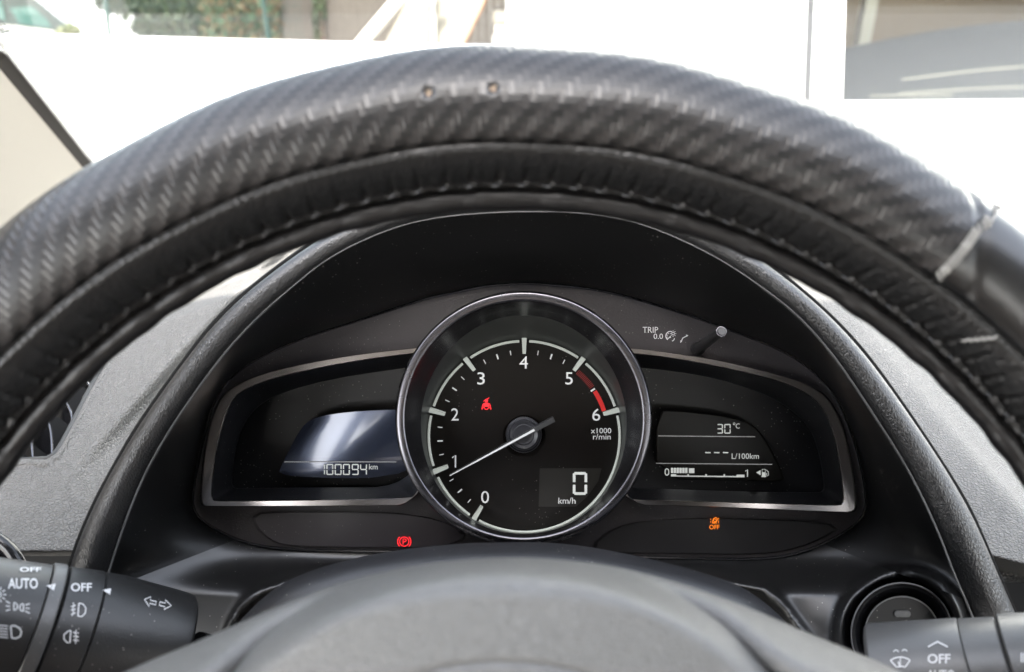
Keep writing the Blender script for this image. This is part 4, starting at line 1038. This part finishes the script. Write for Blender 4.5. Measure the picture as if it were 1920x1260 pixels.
# board fence
fe = wthing('board_fence', 'weathered grey brown vertical board fence behind the stair', 'fence', tuple(wpt(525, 120, 7.0)))
for k in range(34):
    px = 528 + k * 14.5; Y = 7.0 + (.0 if px > 592 else .5); A_, B_ = wpt(px, 40, Y), wpt(px + (14.1 if px > 592 else 14.2), 40, Y)
    mb = MB(); mb.box(((A_[0] + B_[0]) / 2, Y, .62), ((B_[0] - A_[0]), .025, 1.55 + .03 * math.sin(k * 2.1))); mb.build('board', M['board'], fe, smooth=False)
for z in (.7, 1.15):
    A_, B_ = wpt(520, 100, 7.08), wpt(1020, 100, 7.08); mb = MB(); mb.box(((A_[0] + B_[0]) / 2, 7.1, z), (B_[0] - A_[0], .05, .08)); mb.build('fence_rail', M['board'], fe, smooth=False)
# mesh fence with green posts
mf = wthing('mesh_fence', 'thin wire mesh fence on dark green posts before the hedge', 'fence', tuple(wpt(350, 120, 6.2)))
for (xa, ya, xb, yb) in [(193, -40, 212, 120), (488, -40, 510, 120)]:
    A_, B_ = Vector(wpt(xa, ya, 6.2)), Vector(wpt(xb, yb, 6.2)); mb = MB(); mb.tube([A_, B_, Vector((B_.x, B_.y, 0))], .020, 10); mb.build('fence_post', M['post'], mf)
A_, B_ = wpt(-100, 0, 6.2), wpt(560, 0, 6.2); mb = MB()
for i in range(60):
    x = A_[0] + (B_[0] - A_[0]) * i / 59; mb.box((x, 6.2, .9), (.003, .003, 1.1))
for i in range(12): mb.box(((A_[0] + B_[0]) / 2, 6.2, .35 + i * .1), (B_[0] - A_[0], .003, .003))
mb.build('wire_mesh', M['post'], mf, smooth=False)
# unseen canopy added above the frame to keep stair and fence in shade
cy_ = wthing('added_shade_canopy', 'grey flat canopy on posts added out of view to shade the fence and stair', 'canopy', (-4, 5.0, 0))
mb = MB(); mb.box((-4.2, 4.9, 3.4), (9.6, 2.6, .10)); mb.build('shade_slab', M['grout'], cy_, smooth=False)
for x in (-8.9, .4):
    mb = MB(); mb.box((x, 5.9, 1.7), (.1, .1, 3.4)); mb.build('post', M['grout'], cy_, smooth=False)
# hedge and trees
def tree(name, label, cat, base, blobs, n, size, m_, trunk=True):
    root = wthing(name, label, cat, base)
    V = []; Fc = []
    rnd = random.Random(hash(label) % 1000 if False else len(label) * 7 + n)
    for i in range(n):
        cx, cy, cz, rx, ry, rz = rnd.choice(blobs)
        while True:
            x, y, z = (rnd.uniform(-1, 1) for _ in range(3))
            if .25 < x * x + y * y + z * z < 1: break
        c = Vector((cx + x * rx, cy + y * ry, cz + z * rz)); e = Euler((rnd.uniform(0, 6), rnd.uniform(0, 6), rnd.uniform(0, 6))).to_matrix(); s_ = size * rnd.uniform(.6, 1.4)
        k = len(V)
        for q in ((-.5, 0, 0), (0, .32, .06), (.55, 0, 0), (0, -.32, .06)): V.append(tuple(c + e @ (Vector(q) * s_)))
        Fc.append((k, k + 1, k + 2, k + 3))
    Wm('foliage', V, Fc, m_, root)
    mb = MB(); bz = Vector(base)
    for b6 in blobs[:7]:
        mb.tube([bz + Vector((0, 0, -.02)), bz.lerp(Vector((b6[0], b6[1], b6[2] - b6[5])), .6), Vector(b6[:3])], [.05, .035, .012], 7)
    mb.build('trunk', M['bark'], root)
def bl_(px, py, Y, rx, rz, ry=.35): c = wpt(px, py, Y); return (c[0], c[1], c[2], rx, ry, rz)
def gr(px, Y): c = wpt(px, 60, Y); return (c[0], Y, 0)
tree('hedge_shrub', 'dense green shrub behind the mesh fence left of centre post', 'shrub', gr(330, 8.0), [bl_(300, 10, 8, .45, .35), bl_(365, 30, 8, .4, .4), bl_(330, 60, 8.2, .4, .3), bl_(240, -10, 8.2, .4, .2), bl_(300, -60, 8, .7, .3), bl_(400, -20, 8, .4, .4)], 9000, .055, M['leaf'])
tree('autumn_shrub', 'shrub with orange flecked leaves against the board fence', 'shrub', gr(460, 7.7), [bl_(440, 20, 7.7, .30, .35), bl_(485, 45, 7.7, .26, .35), bl_(430, 70, 7.7, .26, .25), bl_(470, -30, 7.7, .4, .3), bl_(515, 10, 7.6, .12, .3)], 6000, .06, M['leaf2'])
tree('climbing_plant', 'narrow green climber growing on the board fence', 'plant', gr(598, 6.95), [bl_(597, 45, 6.93, .045, .25, .03), bl_(600, 0, 6.93, .05, .2, .03)], 500, .04, M['leaf'])
tree('yellow_shrub', 'small yellow green shrub beside the parked car nose', 'shrub', gr(135, 5.6), [bl_(135, 58, 5.6, .055, .05, .05), bl_(122, 66, 5.6, .05, .05, .05)], 260, .035, M['leaf3'])
# parked car top left
cr = wthing('parked_car', 'dark green parked car with sloping rear window at top left', 'car', tuple(list(wpt(60, 60, 6.6))[:2] + [0]))
Yc = 6.6
prof = [(-420, 64), (-420, 20), (-330, -10), (-200, -90), (-60, -110), (40, -20), (75, 4), (105, 30), (150, 66), (168, 78), (172, 130), (172, 190), (-420, 190)]
mb = MB(); poly = [Vector(wpt(x, y, Yc)) for x, y in prof]
dv_ = Vector(wpt(172, 66, Yc)); dv_.z = 0; dv_ = dv_.normalized() * 1.5
mb.prism([tuple(q) for q in poly], tuple(dv_)); cb = mb.build('body', M['carb'], cr, smooth=False)
def panel(P_, nm, m_, par, off):
    mb = MB(); mb.prism([tuple(Vector(wpt(x, y, Yc)) + Vector((0, off, 0))) for x, y in P_], (0, .004, 0)); return mb.build(nm, m_, par, smooth=False)
panel([(20, 15), (62, 12), (92, 40), (98, 52), (36, 44)], 'side_window', M['glass2'], cb, -.01)
panel([(-120, 10), (4, -2), (12, 38), (-120, 30)], 'side_window', M['glass2'], cb, -.01)
panel([(-120, 38), (30, 48), (104, 58), (104, 62), (-120, 46)], 'waist_moulding', M['steel'], cb, -.012)
for wx in (-300, 90):
    c = Vector(wpt(wx, 190, Yc)); c.z = .31; mb = MB(); mb.tube([c + Vector((0, -.03, 0)), c + Vector((0, .2, 0))], .31, 28); wl = mb.build('wheel', M['tyre'], cr)
    mb = MB(); mb.tube([c + Vector((0, -.035, 0)), c + Vector((0, -.028, 0))], .19, 24); mb.build('rim', M['chrome'], wl)
for o in bpy.data.objects:
    if '_b' in o: del o['_b']
